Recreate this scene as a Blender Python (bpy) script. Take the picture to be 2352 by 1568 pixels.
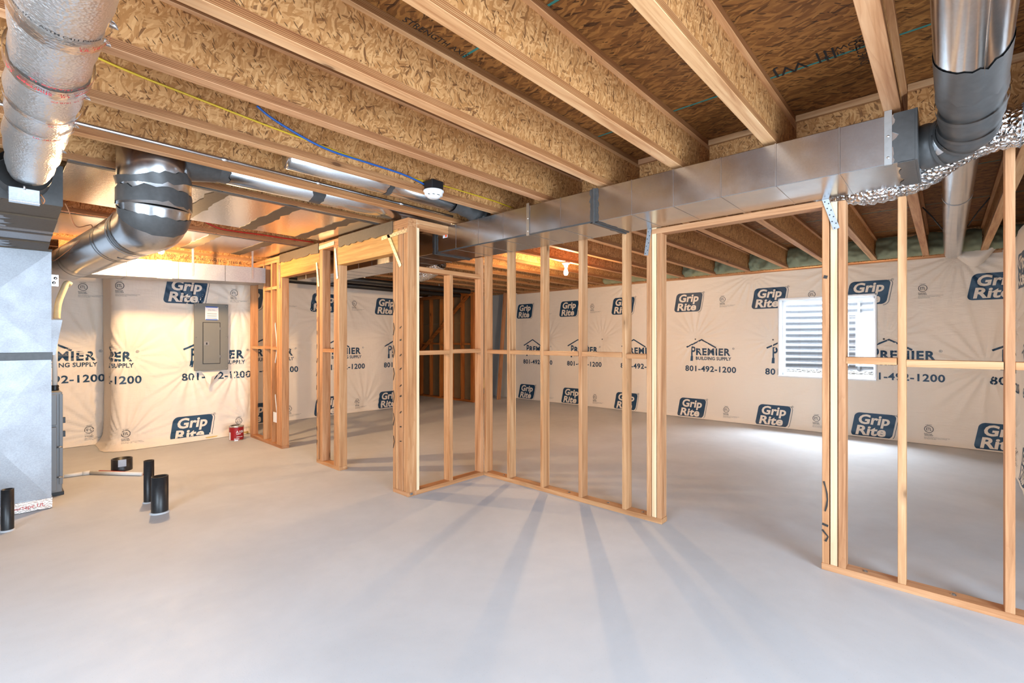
import bpy, bmesh, math, random
from mathutils import Vector, Matrix, noise
random.seed(7)
S = bpy.context.scene
COL = S.collection
for o in list(bpy.data.objects): bpy.data.objects.remove(o)

# ------------------------------------------------------------------ camera
W_, H_ = 2352., 1568.
VA, VB, HY, CX, CAMH = 2172., -8.5, 780., 1176., 1.35
FPX = math.sqrt((VA-CX)*(CX-VB))
nA = math.hypot(VA-CX, FPX); nB = math.hypot(VB-CX, FPX)
AR, AF = (VA-CX)/nA, FPX/nA          # +X axis seen from the camera (right, forward)
BR, BF = (VB-CX)/nB, FPX/nB          # +Y axis
cam = bpy.data.cameras.new('camera'); camo = bpy.data.objects.new('camera', cam); COL.objects.link(camo)
cam.sensor_width = 36; cam.lens = 36*FPX/W_; cam.shift_y = (HY-H_/2)/W_
cam.clip_start = .02
camo.location = (0, 0, CAMH)
camo.rotation_euler = (math.pi/2, 0, -math.atan2(AF, BF))
S.camera = camo

# ------------------------------------------------------------------ world, lights, exposure
wd = bpy.data.worlds.new('sky'); S.world = wd; wd.use_nodes = True
bg = wd.node_tree.nodes['Background']; bg.inputs[0].default_value = (.72, .85, 1.0, 1); bg.inputs[1].default_value = 1.1
S.view_settings.view_transform = 'Standard'; S.view_settings.look = 'None'; S.view_settings.gamma = 1
S.view_settings.use_curve_mapping = False
S.view_settings.exposure = 0.40
def area(name, loc, rot, sx, sy, power, col):
    l = bpy.data.lights.new(name, 'AREA'); l.shape = 'RECTANGLE'; l.size = sx; l.size_y = sy; l.energy = power; l.color = col
    o = bpy.data.objects.new(name, l); COL.objects.link(o); o.location = loc; o.rotation_euler = rot
    return o
# daylight at the window well mouth and at the two openings behind the camera
area('daylight_well', (8.98, 1.30, 2.36), (0, math.radians(52), 0), .6, 1.4, 270, (.80, .90, 1))
area('daylight_rear_door', (.9, -2.22, 1.13), (math.radians(90), 0, 0), 2.5, 2.1, 235, (.67, .83, 1))
area('daylight_rear_window', (-1.83, 1.2, 1.35), (0, math.radians(-90), 0), 1.7, 2.5, 155, (.67, .83, 1))

# ------------------------------------------------------------------ pixel helpers
def ray(px, py):
    r = (px-CX)/FPX
    return Vector((r*AR+AF, r*BR+BF, (HY-py)/FPX))
def onz(px, py, z=0.):
    r = ray(px, py); return r*((z-CAMH)/r.z)+Vector((0, 0, CAMH))
def onx(px, py, x):
    r = ray(px, py); return r*(x/r.x)+Vector((0, 0, CAMH))
def ony(px, py, y):
    r = ray(px, py); return r*(y/r.y)+Vector((0, 0, CAMH))

# ------------------------------------------------------------------ material helpers
class NT:
    def __init__(s, name):
        s.m = bpy.data.materials.new(name); s.m.use_nodes = True
        s.t = s.m.node_tree; s.n = s.t.nodes; s.b = s.n['Principled BSDF']
    def node(s, typ, **kw):
        n = s.n.new(typ)
        for k, v in kw.items():
            if k.startswith('i_'): n.inputs[k[2:].replace('_', ' ')].default_value = v
            elif k.startswith('n_'): n.inputs[int(k[2:])].default_value = v
            else: setattr(n, k, v)
        return n
    def link(s, a, b): s.t.links.new(a, b)
    def math(s, op, a, b=None, clamp=False):
        n = s.n.new('ShaderNodeMath'); n.operation = op; n.use_clamp = clamp
        for i, v in enumerate((a, b)):
            if v is None: continue
            if isinstance(v, (int, float)): n.inputs[i].default_value = v
            else: s.link(v, n.inputs[i])
        return n.outputs[0]
    def mix(s, f, a, b, mode='MIX'):
        n = s.n.new('ShaderNodeMix'); n.data_type = 'RGBA'; n.blend_type = mode
        for i, v in ((0, f), (6, a), (7, b)):
            if isinstance(v, (int, float)): n.inputs[i].default_value = v
            elif isinstance(v, tuple): n.inputs[i].default_value = v+(1,) if len(v) == 3 else v
            else: s.link(v, n.inputs[i])
        return n.outputs[2]
    def ramp(s, fac, stops, interp='LINEAR'):
        n = s.n.new('ShaderNodeValToRGB'); e = n.color_ramp.elements; n.color_ramp.interpolation = interp
        while len(e) < len(stops): e.new(.5)
        for i, (p, c) in enumerate(stops): e[i].position = p; e[i].color = c+(1,)
        s.link(fac, n.inputs[0]); return n.outputs[0]
    def coord(s, rnd=True, k=23.):
        tc = s.node('ShaderNodeTexCoord')
        if not rnd: return tc.outputs['Object']
        oi = s.node('ShaderNodeObjectInfo')
        v = s.n.new('ShaderNodeVectorMath'); v.operation = 'SCALE'; v.inputs[0].default_value = (1, .7, .4)
        mm = s.math('MULTIPLY', oi.outputs['Random'], k); s.link(mm, v.inputs['Scale'])
        a = s.n.new('ShaderNodeVectorMath'); a.operation = 'ADD'; s.link(tc.outputs['Object'], a.inputs[0]); s.link(v.outputs[0], a.inputs[1])
        s.rnd = oi.outputs['Random']
        return a.outputs[0]
    def mapping(s, vec, scale=(1, 1, 1), rot=(0, 0, 0), loc=(0, 0, 0)):
        n = s.n.new('ShaderNodeMapping'); n.inputs['Scale'].default_value = scale; n.inputs['Rotation'].default_value = rot; n.inputs['Location'].default_value = loc
        s.link(vec, n.inputs[0]); return n.outputs[0]
    def noise(s, vec, scale=5., detail=3., rough=.5, dist=0.):
        n = s.n.new('ShaderNodeTexNoise'); n.inputs['Scale'].default_value = scale; n.inputs['Detail'].default_value = detail
        n.inputs['Roughness'].default_value = rough; n.inputs['Distortion'].default_value = dist
        s.link(vec, n.inputs['Vector']); return n.outputs['Fac']
    def voro(s, vec, scale=5., feature='F1', dims='3D', rnd=1.):
        n = s.n.new('ShaderNodeTexVoronoi'); n.voronoi_dimensions = dims; n.feature = feature; n.inputs['Scale'].default_value = scale; n.inputs['Randomness'].default_value = rnd
        s.link(vec, n.inputs['Vector']); return n
    def bump(s, h, strength=.2, dist=.01):
        n = s.n.new('ShaderNodeBump'); n.inputs['Strength'].default_value = strength; n.inputs['Distance'].default_value = dist
        s.link(h, n.inputs['Height']); s.link(n.outputs[0], s.b.inputs['Normal'])
    def set(s, col=None, rough=None, metal=None, spec=None):
        for k, v in (('Base Color', col), ('Roughness', rough), ('Metallic', metal), ('Specular IOR Level', spec)):
            if v is None: continue
            if isinstance(v, (int, float)): s.b.inputs[k].default_value = v
            elif isinstance(v, tuple): s.b.inputs[k].default_value = v+(1,)
            else: s.link(v, s.b.inputs[k])
        return s.m

def srgb(r, g, b):
    f = lambda c: (c/255/12.92) if c <= 10 else ((c/255+.055)/1.055)**2.4
    return (f(r), f(g), f(b))

def plain(name, col, rough=.6, metal=0., spec=None, nz=0., nscale=30.):
    t = NT(name)
    if nz:
        v = t.coord(); f = t.noise(v, nscale, 4)
        c = t.mix(f, tuple(x*(1-nz) for x in col), tuple(min(1, x*(1+nz)) for x in col))
        return t.set(c, rough, metal, spec)
    return t.set(col, rough, metal, spec)

def osb(name, plane, light, mid, dark, size=1., dirs=(.35, 1.2, 2.2, 2.9, 1.75), amt=1., aspect=5.5):
    t = NT(name); v = t.coord()
    sp = t.node('ShaderNodeSeparateXYZ'); t.link(v, sp.inputs[0]); cb = t.node('ShaderNodeCombineXYZ')
    a, b = plane
    t.link(sp.outputs[a], cb.inputs[0]); t.link(sp.outputs[b], cb.inputs[1])
    p = cb.outputs[0]
    wob = t.node('ShaderNodeTexNoise', i_Scale=9., i_Detail=1.); t.link(p, wob.inputs['Vector'])
    wv = t.n.new('ShaderNodeVectorMath'); wv.operation = 'MULTIPLY_ADD'; t.link(wob.outputs['Color'], wv.inputs[0]); wv.inputs[1].default_value = (.05, .05, 0); t.link(p, wv.inputs[2])
    p = wv.outputs[0]
    base = t.mix(t.noise(p, 90/size, 4), tuple(.6*x+.4*y for x, y in zip(mid, light)), tuple(.5*x+.5*y for x, y in zip(mid, light)))
    hgt = None
    for i, d in enumerate(dirs):
        q = t.mapping(t.mapping(p, rot=(0, 0, d)), scale=(17/size, 17/size*aspect, 1), loc=(i*3.3, i*1.7, 0))
        vo = t.voro(q, 1.0, dims='2D')
        sc = t.node('ShaderNodeSeparateColor'); t.link(vo.outputs['Color'], sc.inputs[0])
        colr = t.ramp(sc.outputs[0], [(0, dark), (.12, tuple(.25*x+.75*y for x, y in zip(dark, mid))), (.5, mid), (1, light)])
        mask = t.math('MULTIPLY', t.math('GREATER_THAN', sc.outputs[1], .5), t.math('LESS_THAN', vo.outputs['Distance'], .52))
        base = t.mix(t.math('MULTIPLY', mask, .85*amt), base, colr)
        hh = t.math('MULTIPLY', mask, sc.outputs[2]); hgt = hh if hgt is None else t.math('MAXIMUM', hgt, hh)
    # thin dark slivers
    q = t.mapping(t.mapping(p, rot=(0, 0, .9)), scale=(26/size, 150/size, 1)); vo = t.voro(q, 1., dims='2D')
    sc = t.node('ShaderNodeSeparateColor'); t.link(vo.outputs['Color'], sc.inputs[0])
    mk = t.math('MULTIPLY', t.math('GREATER_THAN', sc.outputs[1], .88), t.math('LESS_THAN', vo.outputs['Distance'], .33))
    base = t.mix(t.math('MULTIPLY', mk, .8*amt), base, tuple(x*.45 for x in dark))
    q = t.mapping(t.mapping(p, rot=(0, 0, .5)), scale=(120/size, 24/size, 1)); vo = t.voro(q, 1., dims='2D')
    sc = t.node('ShaderNodeSeparateColor'); t.link(vo.outputs['Color'], sc.inputs[0])
    mk = t.math('MULTIPLY', t.math('GREATER_THAN', sc.outputs[1], .84), t.math('LESS_THAN', vo.outputs['Distance'], .4))
    base = t.mix(t.math('MULTIPLY', mk, .7*amt), base, light)
    t.bump(hgt, .35, .004)
    return t.set(base, .62, 0., .3)

def lumber(name, axis, a, b, c, knots=True):
    """grain runs along axis 0/1/2; a light, b mid, c dark grain"""
    t = NT(name); v = t.coord()
    sc = [26., 26., 26.]; sc[axis] = 1.3
    q = t.mapping(v, scale=tuple(sc)); g = t.noise(q, 1., 5, .6, .6)
    sc2 = [9., 9., 9.]; sc2[axis] = .55
    q2 = t.mapping(v, scale=tuple(sc2)); g2 = t.noise(q2, 1., 2, .5, 1.2)
    rings = t.math('FRACT', t.math('MULTIPLY', g2, 9.))
    col = t.ramp(g, [(.25, c), (.5, b), (.75, a)])
    col = t.mix(t.math('MULTIPLY', t.math('POWER', rings, 4.), .25), col, c)
    tint = t.ramp(t.rnd, [(0, (.95, .84, .74)), (.25, (1, 1, .97)), (.5, (.86, .76, .74)), (.75, (1., .90, .80)), (1, (.92, .84, .82))])
    col = t.mix(1., col, tint, 'MULTIPLY')
    if knots:
        sk = [7., 7., 7.]; sk[axis] = 2.6
        vo = t.voro(t.mapping(v, scale=tuple(sk)), 1.)
        spk = t.node('ShaderNodeSeparateColor'); t.link(vo.outputs['Color'], spk.inputs[0])
        on = t.math('GREATER_THAN', spk.outputs[0], .72)
        d = t.ramp(vo.outputs['Distance'], [(0, (1, 1, 1)), (.07, (1, 1, 1)), (.1, (.35, .35, .35)), (.2, (0, 0, 0))])
        col = t.mix(t.math('MULTIPLY', t.math('MULTIPLY', on, d), .8), col, tuple(x*.33 for x in c))
    t.bump(g, .12, .003)
    return t.set(col, .6, 0., .3)

def galv(name, base=(.54, .545, .55), rough=.23, spangle=.05, scale=170., metal=1.):
    t = NT(name); v = t.coord()
    vo = t.voro(v, scale); sc = t.node('ShaderNodeSeparateColor'); t.link(vo.outputs['Color'], sc.inputs[0])
    c = t.mix(sc.outputs[0], tuple(x*(1-spangle) for x in base), tuple(min(1, x*(1+spangle)) for x in base))
    big = t.noise(v, 4., 3)
    c = t.mix(t.math('MULTIPLY', big, .25), c, tuple(x*.8 for x in base))
    r = t.math('ADD', t.math('MULTIPLY', t.noise(v, 7., 4), .18), rough-.09)
    t.bump(t.noise(v, 3.5, 2), .06, .03)
    return t.set(c, r, metal)

def foil(name, base=(.72, .72, .73), rough=.3, cs=45., bs=.55, bd=.012):
    t = NT(name); v = t.coord()
    vo = t.voro(v, cs); n2 = t.noise(v, cs*.6, 3, .6)
    t.bump(t.math('ADD', vo.outputs['Distance'], n2), bs, bd)
    return t.set(base, rough, 1.)

MAT = {}
WL, WM, WD_ = srgb(214, 172, 130), srgb(192, 144, 101), srgb(152, 102, 64)
for i, ax in enumerate('xyz'): MAT['wood_'+ax] = lumber('softwood_grain_'+ax, i, WL, WM, WD_)
MAT['pale_z'] = lumber('pale_softwood', 2, srgb(240, 222, 190), srgb(232, 208, 170), srgb(210, 180, 138), False)
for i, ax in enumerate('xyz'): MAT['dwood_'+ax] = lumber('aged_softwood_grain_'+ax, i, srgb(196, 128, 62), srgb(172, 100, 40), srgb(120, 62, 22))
MAT['lvl'] = lumber('header_lumber', 1, srgb(226, 176, 112), srgb(208, 152, 84), srgb(170, 112, 54), True)
MAT['flange'] = lumber('joist_flange_veneer', 0, srgb(226, 186, 142), srgb(206, 158, 112), srgb(162, 108, 66), True)
def ply_edges(m):
    nt = m.node_tree; n = nt.nodes; L = nt.links; b = n['Principled BSDF']; src = b.inputs['Base Color'].links[0].from_socket
    g = n.new('ShaderNodeNewGeometry'); sp = n.new('ShaderNodeSeparateXYZ'); L.new(g.outputs['Normal'], sp.inputs[0])
    a = n.new('ShaderNodeMath'); a.operation = 'ABSOLUTE'; L.new(sp.outputs[2], a.inputs[0])
    f = n.new('ShaderNodeMath'); f.operation = 'LESS_THAN'; L.new(a.outputs[0], f.inputs[0]); f.inputs[1].default_value = .4
    tc = n.new('ShaderNodeTexCoord'); s2 = n.new('ShaderNodeSeparateXYZ'); L.new(tc.outputs['Object'], s2.inputs[0])
    w = n.new('ShaderNodeMath'); w.operation = 'SINE'; k = n.new('ShaderNodeMath'); k.operation = 'MULTIPLY'; L.new(s2.outputs[2], k.inputs[0]); k.inputs[1].default_value = 900.; L.new(k.outputs[0], w.inputs[0])
    rp_ = n.new('ShaderNodeValToRGB'); rp_.color_ramp.elements[0].color = (.42, .33, .25, 1); rp_.color_ramp.elements[1].color = (.80, .70, .60, 1); L.new(w.outputs[0], rp_.inputs[0])
    mx = n.new('ShaderNodeMix'); mx.data_type = 'RGBA'; mx.blend_type = 'MULTIPLY'; L.new(f.outputs[0], mx.inputs[0]); L.new(src, mx.inputs[6]); L.new(rp_.outputs[0], mx.inputs[7]); L.new(mx.outputs[2], b.inputs['Base Color'])
ply_edges(MAT['flange'])
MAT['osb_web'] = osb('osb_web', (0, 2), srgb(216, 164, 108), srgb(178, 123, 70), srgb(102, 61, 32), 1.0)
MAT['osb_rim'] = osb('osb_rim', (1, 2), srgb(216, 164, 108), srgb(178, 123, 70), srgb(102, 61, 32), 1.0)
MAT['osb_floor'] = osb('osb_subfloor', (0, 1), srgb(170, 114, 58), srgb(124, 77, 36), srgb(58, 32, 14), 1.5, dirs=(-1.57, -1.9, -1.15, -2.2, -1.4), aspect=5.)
MAT['galv'] = galv('galvanised_steel')
MAT['galv_bright'] = galv('bright_galvanised_steel', (.70, .705, .71), .2, .05, 140.)
MAT['galv_dull'] = galv('matte_galvanised_sheet', (.40, .41, .43), .52, .08, 160.)
MAT['foilboard'] = foil('foil_faced_board', (.74, .70, .64), .22, 60., .10, .004)
MAT['flexfoil'] = foil('crinkled_flex_foil', (.86, .85, .84), .16, 55., .8, .02)
MAT['wrapfoil'] = foil('scrim_foil_wrap', (.88, .87, .85), .34, 110., .45, .006)
MAT['mastic'] = plain('grey_duct_mastic', (.060, .058, .056), .40, nz=.3, nscale=40)
MAT['mastic_brown'] = plain('brushed_mastic_on_foil', (.095, .070, .046), .6, nz=.25, nscale=50)
MAT['white_plastic'] = plain('white_plastic', (.80, .80, .79), .35)
MAT['black_plastic'] = plain('black_plastic', (.012, .012, .013), .4)
MAT['abs'] = plain('scuffed_black_drain_pipe', (.016, .016, .017), .38, nz=.6, nscale=60)
MAT['pvc'] = plain('white_pvc', (.78, .77, .73), .35)
MAT['red'] = plain('red_tubing', (.55, .03, .015), .4)
MAT['yellow'] = plain('yellow_cable', (.62, .40, .02), .4)
MAT['blue'] = plain('blue_cable', (.02, .10, .36), .4)
MAT['black_strap'] = plain('black_strap', (.02, .02, .02), .5)
MAT['copper_wire'] = plain('thermostat_wire', (.42, .17, .07), .5)
MAT['grey_paint'] = plain('grey_enamel', (.165, .168, .150), .42)
MAT['furnace'] = plain('furnace_grey_enamel', (.22, .225, .23), .4)
MAT['ink'] = plain('teal_print', srgb(20, 60, 88), .45)
MAT['ink_dark'] = plain('navy_print', srgb(34, 56, 74), .5)
MAT['ink_grey'] = plain('grey_print', srgb(84, 80, 80), .6)
MAT['marker'] = plain('black_spray_paint', (.02, .018, .016), .6)
MAT['paper'] = plain('white_paper', (.80, .80, .80), .7)
MAT['tape_blue'] = plain('blue_tape', (.03, .10, .42), .6)
MAT['orange'] = plain('orange_print', (.85, .10, .02), .5)
MAT['teal_seam'] = plain('teal_panel_edge', (.03, .20, .17), .6)
MAT['zinc'] = galv('zinc_strap', (.45, .45, .44), .42, .05, 60.)
MAT['strap_gold'] = galv('nail_plate_zinc', (.50, .46, .38), .45, .05, 60.)
MAT['conduit'] = galv('steel_conduit', (.72, .73, .75), .3, .03, 60.)
MAT['drywall'] = plain('primed_drywall', (.42, .41, .38), .8, nz=.1, nscale=4)
MAT['drywall_pale'] = plain('pale_concrete_wall', (.55, .54, .52), .85)
MAT['drywall_back'] = plain('brown_drywall_back', (.20, .115, .045), .85, nz=.15, nscale=6)
MAT['vinyl'] = plain('white_vinyl', (.86, .87, .88), .3)
MAT['well'] = galv('corrugated_well_steel', (.27, .285, .31), .5, .05, 60., .5)
MAT['gravel'] = plain('grey_gravel', (.30, .29, .27), .8, nz=.8, nscale=35)
MAT['insul'] = plain('yellow_fibreglass', (.62, .44, .16), .9, nz=.3, nscale=40)
MAT['foam'] = plain('green_spray_foam', srgb(146, 149, 118), .8, nz=.22, nscale=12)
MAT['can_red'] = plain('red_can_label', (.30, .008, .012), .3)
MAT['can_metal'] = galv('can_lid_steel', (.75, .73, .68), .25, .02, 30.)
MAT['red_print'] = plain('red_print', (.60, .03, .04), .5)
MAT['tape_clear'] = foil('printed_foil_tape', (.80, .72, .66), .25, 80., .2, .005)
MAT['earth'] = plain('packed_soil', (.16, .12, .08), .9, nz=.3, nscale=10)
MAT['pink_ins'] = plain('pipe_insulation', (.62, .50, .30), .8, nz=.2, nscale=30)

def sheet_mat():
    t = NT('woven_poly_sheet'); v = t.coord(False)
    c = t.mix(t.noise(v, 1.3, 3), srgb(234, 219, 200), srgb(242, 230, 214))
    q = t.mapping(v, scale=(6, 6, 22), rot=(.5, .4, 0)); w1 = t.noise(q, 1., 4, .55, 1.0)
    q2 = t.mapping(v, scale=(26, 26, 5), rot=(-.5, .2, .3)); w2 = t.noise(q2, 1., 3, .5, .8)
    t.bump(t.math('ADD', w1, t.math('MULTIPLY', w2, .6)), .22, .02)
    t.set(c, .45, 0., .35)
    return t.m
MAT['sheet'] = sheet_mat()

def concrete():
    t = NT('trowelled_concrete'); v = t.coord(False)
    n1 = t.noise(v, .9, 5, .6, .4); n2 = t.noise(v, 9., 4, .6); n3 = t.noise(v, 160., 2, .5)
    c = t.ramp(n1, [(.3, srgb(188, 190, 193)), (.7, srgb(206, 208, 211))])
    c = t.mix(t.math('MULTIPLY', n2, .25), c, srgb(178, 179, 180))
    sp = t.math('GREATER_THAN', n3, .70)
    c = t.mix(t.math('MULTIPLY', sp, .25), c, srgb(120, 116, 110))
    r = t.math('ADD', t.math('MULTIPLY', n2, .25), .42)
    t.bump(t.math('ADD', n3, t.math('MULTIPLY', n2, 2.)), .06, .004)
    return t.set(c, r, 0., .4)
MAT['concrete'] = concrete()

def glass():
    t = NT('clear_window_glass'); n = t.n
    out = n['Material Output']; tr = n.new('ShaderNodeBsdfTransparent'); gl = n.new('ShaderNodeBsdfGlossy'); gl.inputs['Roughness'].default_value = .02
    mx = n.new('ShaderNodeMixShader'); mx.inputs[0].default_value = .05
    t.link(tr.outputs[0], mx.inputs[1]); t.link(gl.outputs[0], mx.inputs[2]); t.link(mx.outputs[0], out.inputs[0])
    return t.m
MAT['glass'] = glass()
def emit(name, col, st):
    t = NT(name); t.b.inputs['Emission Color'].default_value = col+(1,); t.b.inputs['Emission Strength'].default_value = st
    return t.set((.9, .85, .75), .4)

# ------------------------------------------------------------------ object helpers
def wloc(o):
    v = Vector((0, 0, 0))
    while o is not None: v += o.location; o = o.parent
    return v
def tag(o, label=None, cat=None, group=None, kind=None):
    if label: o['label'] = label
    if cat: o['category'] = cat
    if group: o['group'] = group
    if kind: o['kind'] = kind
    return o
def root(name, loc=(0, 0, 0), **kw):
    o = bpy.data.objects.new(name, None); COL.objects.link(o); o.location = loc; o.empty_display_size = .05
    return tag(o, **kw)
def link(name, me, mat, parent=None, loc=(0, 0, 0), rot=None, **kw):
    o = bpy.data.objects.new(name, me); COL.objects.link(o)
    if mat is not None and not me.materials: me.materials.append(MAT[mat] if isinstance(mat, str) else mat)
    o.location = Vector(loc)-(wloc(parent) if parent else Vector())
    if parent: o.parent = parent
    if rot: o.rotation_euler = rot
    return tag(o, **kw)
def from_bm(bm, name, smooth=False):
    me = bpy.data.meshes.new(name)
    bmesh.ops.recalc_face_normals(bm, faces=bm.faces)
    bm.to_mesh(me); bm.free()
    if smooth:
        for p in me.polygons: p.use_smooth = True
    return me
def bm_box(bm, lo, hi):
    r = bmesh.ops.create_cube(bm, size=1.)
    for v in r['verts']:
        v.co = Vector([lo[i]+(v.co[i]+.5)*(hi[i]-lo[i]) for i in range(3)])
    return r['verts']
_boxcache = {}
def box(name, lo, hi, mat, parent=None, bev=.0018, **kw):
    lo, hi = Vector(lo), Vector(hi); d = hi-lo
    key = (round(d.x, 4), round(d.y, 4), round(d.z, 4), mat, bev)
    if key not in _boxcache:
        bm = bmesh.new(); bm_box(bm, -d/2, d/2)
        if bev: bmesh.ops.bevel(bm, geom=bm.edges[:], offset=min(bev, min(d)*.3), segments=1, affect='EDGES')
        _boxcache[key] = from_bm(bm, name)
    return link(name, _boxcache[key], mat, parent, (lo+hi)/2, **kw)
def frame_of(d):
    d = d.normalized(); u = Vector((0, 0, 1)) if abs(d.z) < .9 else Vector((1, 0, 0))
    x = d.cross(u).normalized(); return x, d.cross(x).normalized()
def tube_bm(bm, pts, rad, seg=16, cap=True, wob=None):
    """rad: number or list; smooth path with parallel transport"""
    pts = [Vector(p) for p in pts]; n = len(pts)
    rads = rad if isinstance(rad, (list, tuple)) else [rad]*n
    T = []
    for i in range(n):
        a = pts[max(0, i-1)]; b = pts[min(n-1, i+1)]; T.append((b-a).normalized())
    x, y = frame_of(T[0]); rings = []
    for i in range(n):
        if i:
            q = T[i-1].rotation_difference(T[i]); x = q @ x; y = q @ y
        ring = []
        for k in range(seg):
            a = 2*math.pi*k/seg; r = rads[i]*(1 if wob is None else wob(i, k))
            ring.append(bm.verts.new(pts[i]+(x*math.cos(a)+y*math.sin(a))*r))
        rings.append(ring)
    for i in range(n-1):
        for k in range(seg):
            bm.faces.new((rings[i][k], rings[i][(k+1) % seg], rings[i+1][(k+1) % seg], rings[i+1][k]))
    if cap:
        bm.faces.new(rings[0][::-1]); bm.faces.new(rings[-1])
    return rings
def tube(name, pts, rad, mat, parent=None, seg=16, cap=True, wob=None, smooth=True, **kw):
    o0 = Vector(pts[0]); bm = bmesh.new()
    tube_bm(bm, [Vector(p)-o0 for p in pts], rad, seg, cap, wob)
    me = from_bm(bm, name, smooth)
    return link(name, me, mat, parent, o0, **kw)
def spline(pts, n=8):
    """Catmull-Rom through pts"""
    P = [Vector(p) for p in pts]; P = [2*P[0]-P[1]]+P+[2*P[-1]-P[-2]]; out = []
    for i in range(1, len(P)-2):
        a, b, c, d = P[i-1:i+3]
        for k in range(n):
            t = k/n
            out.append(.5*((2*b)+(-a+c)*t+(2*a-5*b+4*c-d)*t*t+(-a+3*b-3*c+d)*t**3))
    out.append(P[-2]); return out
def lathe(name, prof, mat, parent=None, loc=(0, 0, 0), seg=28, **kw):
    bm = bmesh.new(); rings = []
    for r, z in prof:
        rings.append([bm.verts.new((r*math.cos(2*math.pi*k/seg), r*math.sin(2*math.pi*k/seg), z)) for k in range(seg)] if r > 1e-6 else [bm.verts.new((0, 0, z))])
    for a, b in zip(rings, rings[1:]):
        for k in range(seg):
            f = [a[k % len(a)], a[(k+1) % len(a)], b[(k+1) % len(b)], b[k % len(b)]]
            f2 = []
            for v in f:
                if v not in f2: f2.append(v)
            if len(f2) > 2: bm.faces.new(f2)
    return link(name, from_bm(bm, name, True), mat, parent, loc, **kw)
def poly(name, pts, mat, parent=None, thick=.002, nrm=None, **kw):
    """flat outline in space extruded along nrm"""
    pts = [Vector(p) for p in pts]; o0 = pts[0].copy(); bm = bmesh.new()
    vs = [bm.verts.new(p-o0) for p in pts]; f = bm.faces.new(vs)
    r = bmesh.ops.extrude_face_region(bm, geom=[f])
    bmesh.ops.translate(bm, verts=[g for g in r['geom'] if isinstance(g, bmesh.types.BMVert)], vec=Vector(nrm)*thick)
    return link(name, from_bm(bm, name), mat, parent, o0, **kw)
_txt = {}
def text_mesh(body, size=1., offset=0., shear=0., align='LEFT', xs=1., spacing=1.):
    key = (body, size, offset, shear, align, xs, spacing)
    if key in _txt: return _txt[key]
    c = bpy.data.curves.new('lettering', 'FONT'); c.body = body; c.size = size; c.offset = offset; c.shear = shear
    c.align_x = align; c.space_character = spacing; c.resolution_u = 3; c.fill_mode = 'FRONT'
    o = bpy.data.objects.new('lettering', c); COL.objects.link(o)
    me = bpy.data.meshes.new_from_object(o); bpy.data.objects.remove(o); bpy.data.curves.remove(c)
    vs = [Vector((v.co.x*xs, v.co.y, 0)) for v in me.vertices]; fs = [tuple(p.vertices) for p in me.polygons]
    bpy.data.meshes.remove(me); _txt[key] = (vs, fs); return vs, fs
def place_text(name, body, mat, parent, org, ux, uy, size, nrm, off=.0015, **kw):
    """flat lettering on a plane: org lower-left, ux right, uy up"""
    vs, fs = text_mesh(body, size, **kw)
    org, ux, uy, nrm = Vector(org), Vector(ux), Vector(uy), Vector(nrm)
    me = bpy.data.meshes.new(name); me.from_pydata([ux*v.x+uy*v.y+nrm*off for v in vs], [], fs); me.update()
    return link(name, me, mat, parent, org)

# =================================================================== STRUCTURE
ZJ, ZS = 2.425, 2.727           # joist underside, subfloor underside
XW, YL = 8.15, 8.10             # far wall, left wall
JY = lambda n: .185+.527*n      # joist centre lines
XP, XQ, YS = 3.285, 2.385, 3.394
yP = lambda px: onx(px, 780, XP).y
# ---- floor
bm = bmesh.new(); bm_box(bm, (-2., -2.6, -.15), (8.6, 10.4, 0.))
link('floor', from_bm(bm, 'floor'), 'concrete', kind='structure', label='smooth light grey trowelled concrete basement floor', cat='floor')

# ---- ceiling: subfloor panels, joists, blocking
ceil = root('ceiling', (0, 0, ZJ), kind='structure', label='unfinished basement ceiling of open wooden joists under strand board', cat='ceiling')
PX, PY = 1.22, 2.44
for i in range(-2, 8):
    for j in range(-2, 5):
        x0 = i*PX+.32; y0 = j*PY-.4+(1.22 if i % 2 else 0)
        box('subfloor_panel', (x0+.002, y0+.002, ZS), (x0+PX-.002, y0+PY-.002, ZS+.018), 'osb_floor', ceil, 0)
    box('panel_seam', (i*PX+.32-.009, -2.6, ZS-.0012), (i*PX+.32+.003, 10.4, ZS+.004), 'teal_seam', ceil, 0)
def joist(n, x0, x1):
    y = JY(n); L = x1-x0; c = (x0+x1)/2
    w = box('joist', (x0, y-.006, ZJ+.03), (x1, y+.006, ZS-.03), 'osb_web', ceil, 0)
    box('bottom_flange', (x0, y-.032, ZJ), (x1, y+.032, ZJ+.038), 'flange', w, .002)
    box('top_flange', (x0, y-.032, ZS-.038), (x1, y+.032, ZS-.0005), 'flange', w, .002)
for n in range(-5, 19): joist(n, -1.95, 8.04)
for n in range(-4, 14):
    y0, y1 = JY(n)+.033, JY(n+1)-.033
    b = box('blocking_panel', (3.34, y0, ZJ+.002), (3.355, y1, ZS-.002), 'osb_rim', ceil, 0)
    box('blocking_flange', (3.315, y0, ZS-.04), (3.338, y1, ZS-.002), 'wood_y', b)
rb = box('blocking_panel', (.45, 7.0, 2.30), (2.38, 7.02, ZJ-.002), 'osb_web', ceil, 0)
place_text('stamped_lettering', '11300-R   HUD MR 1267   WHITE C   11300-R', 'marker', rb, (1.35, 6.9995, 2.365), (1, 0, 0), (0, 0, 1), .045, (0, -1, 0), .001)
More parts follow.
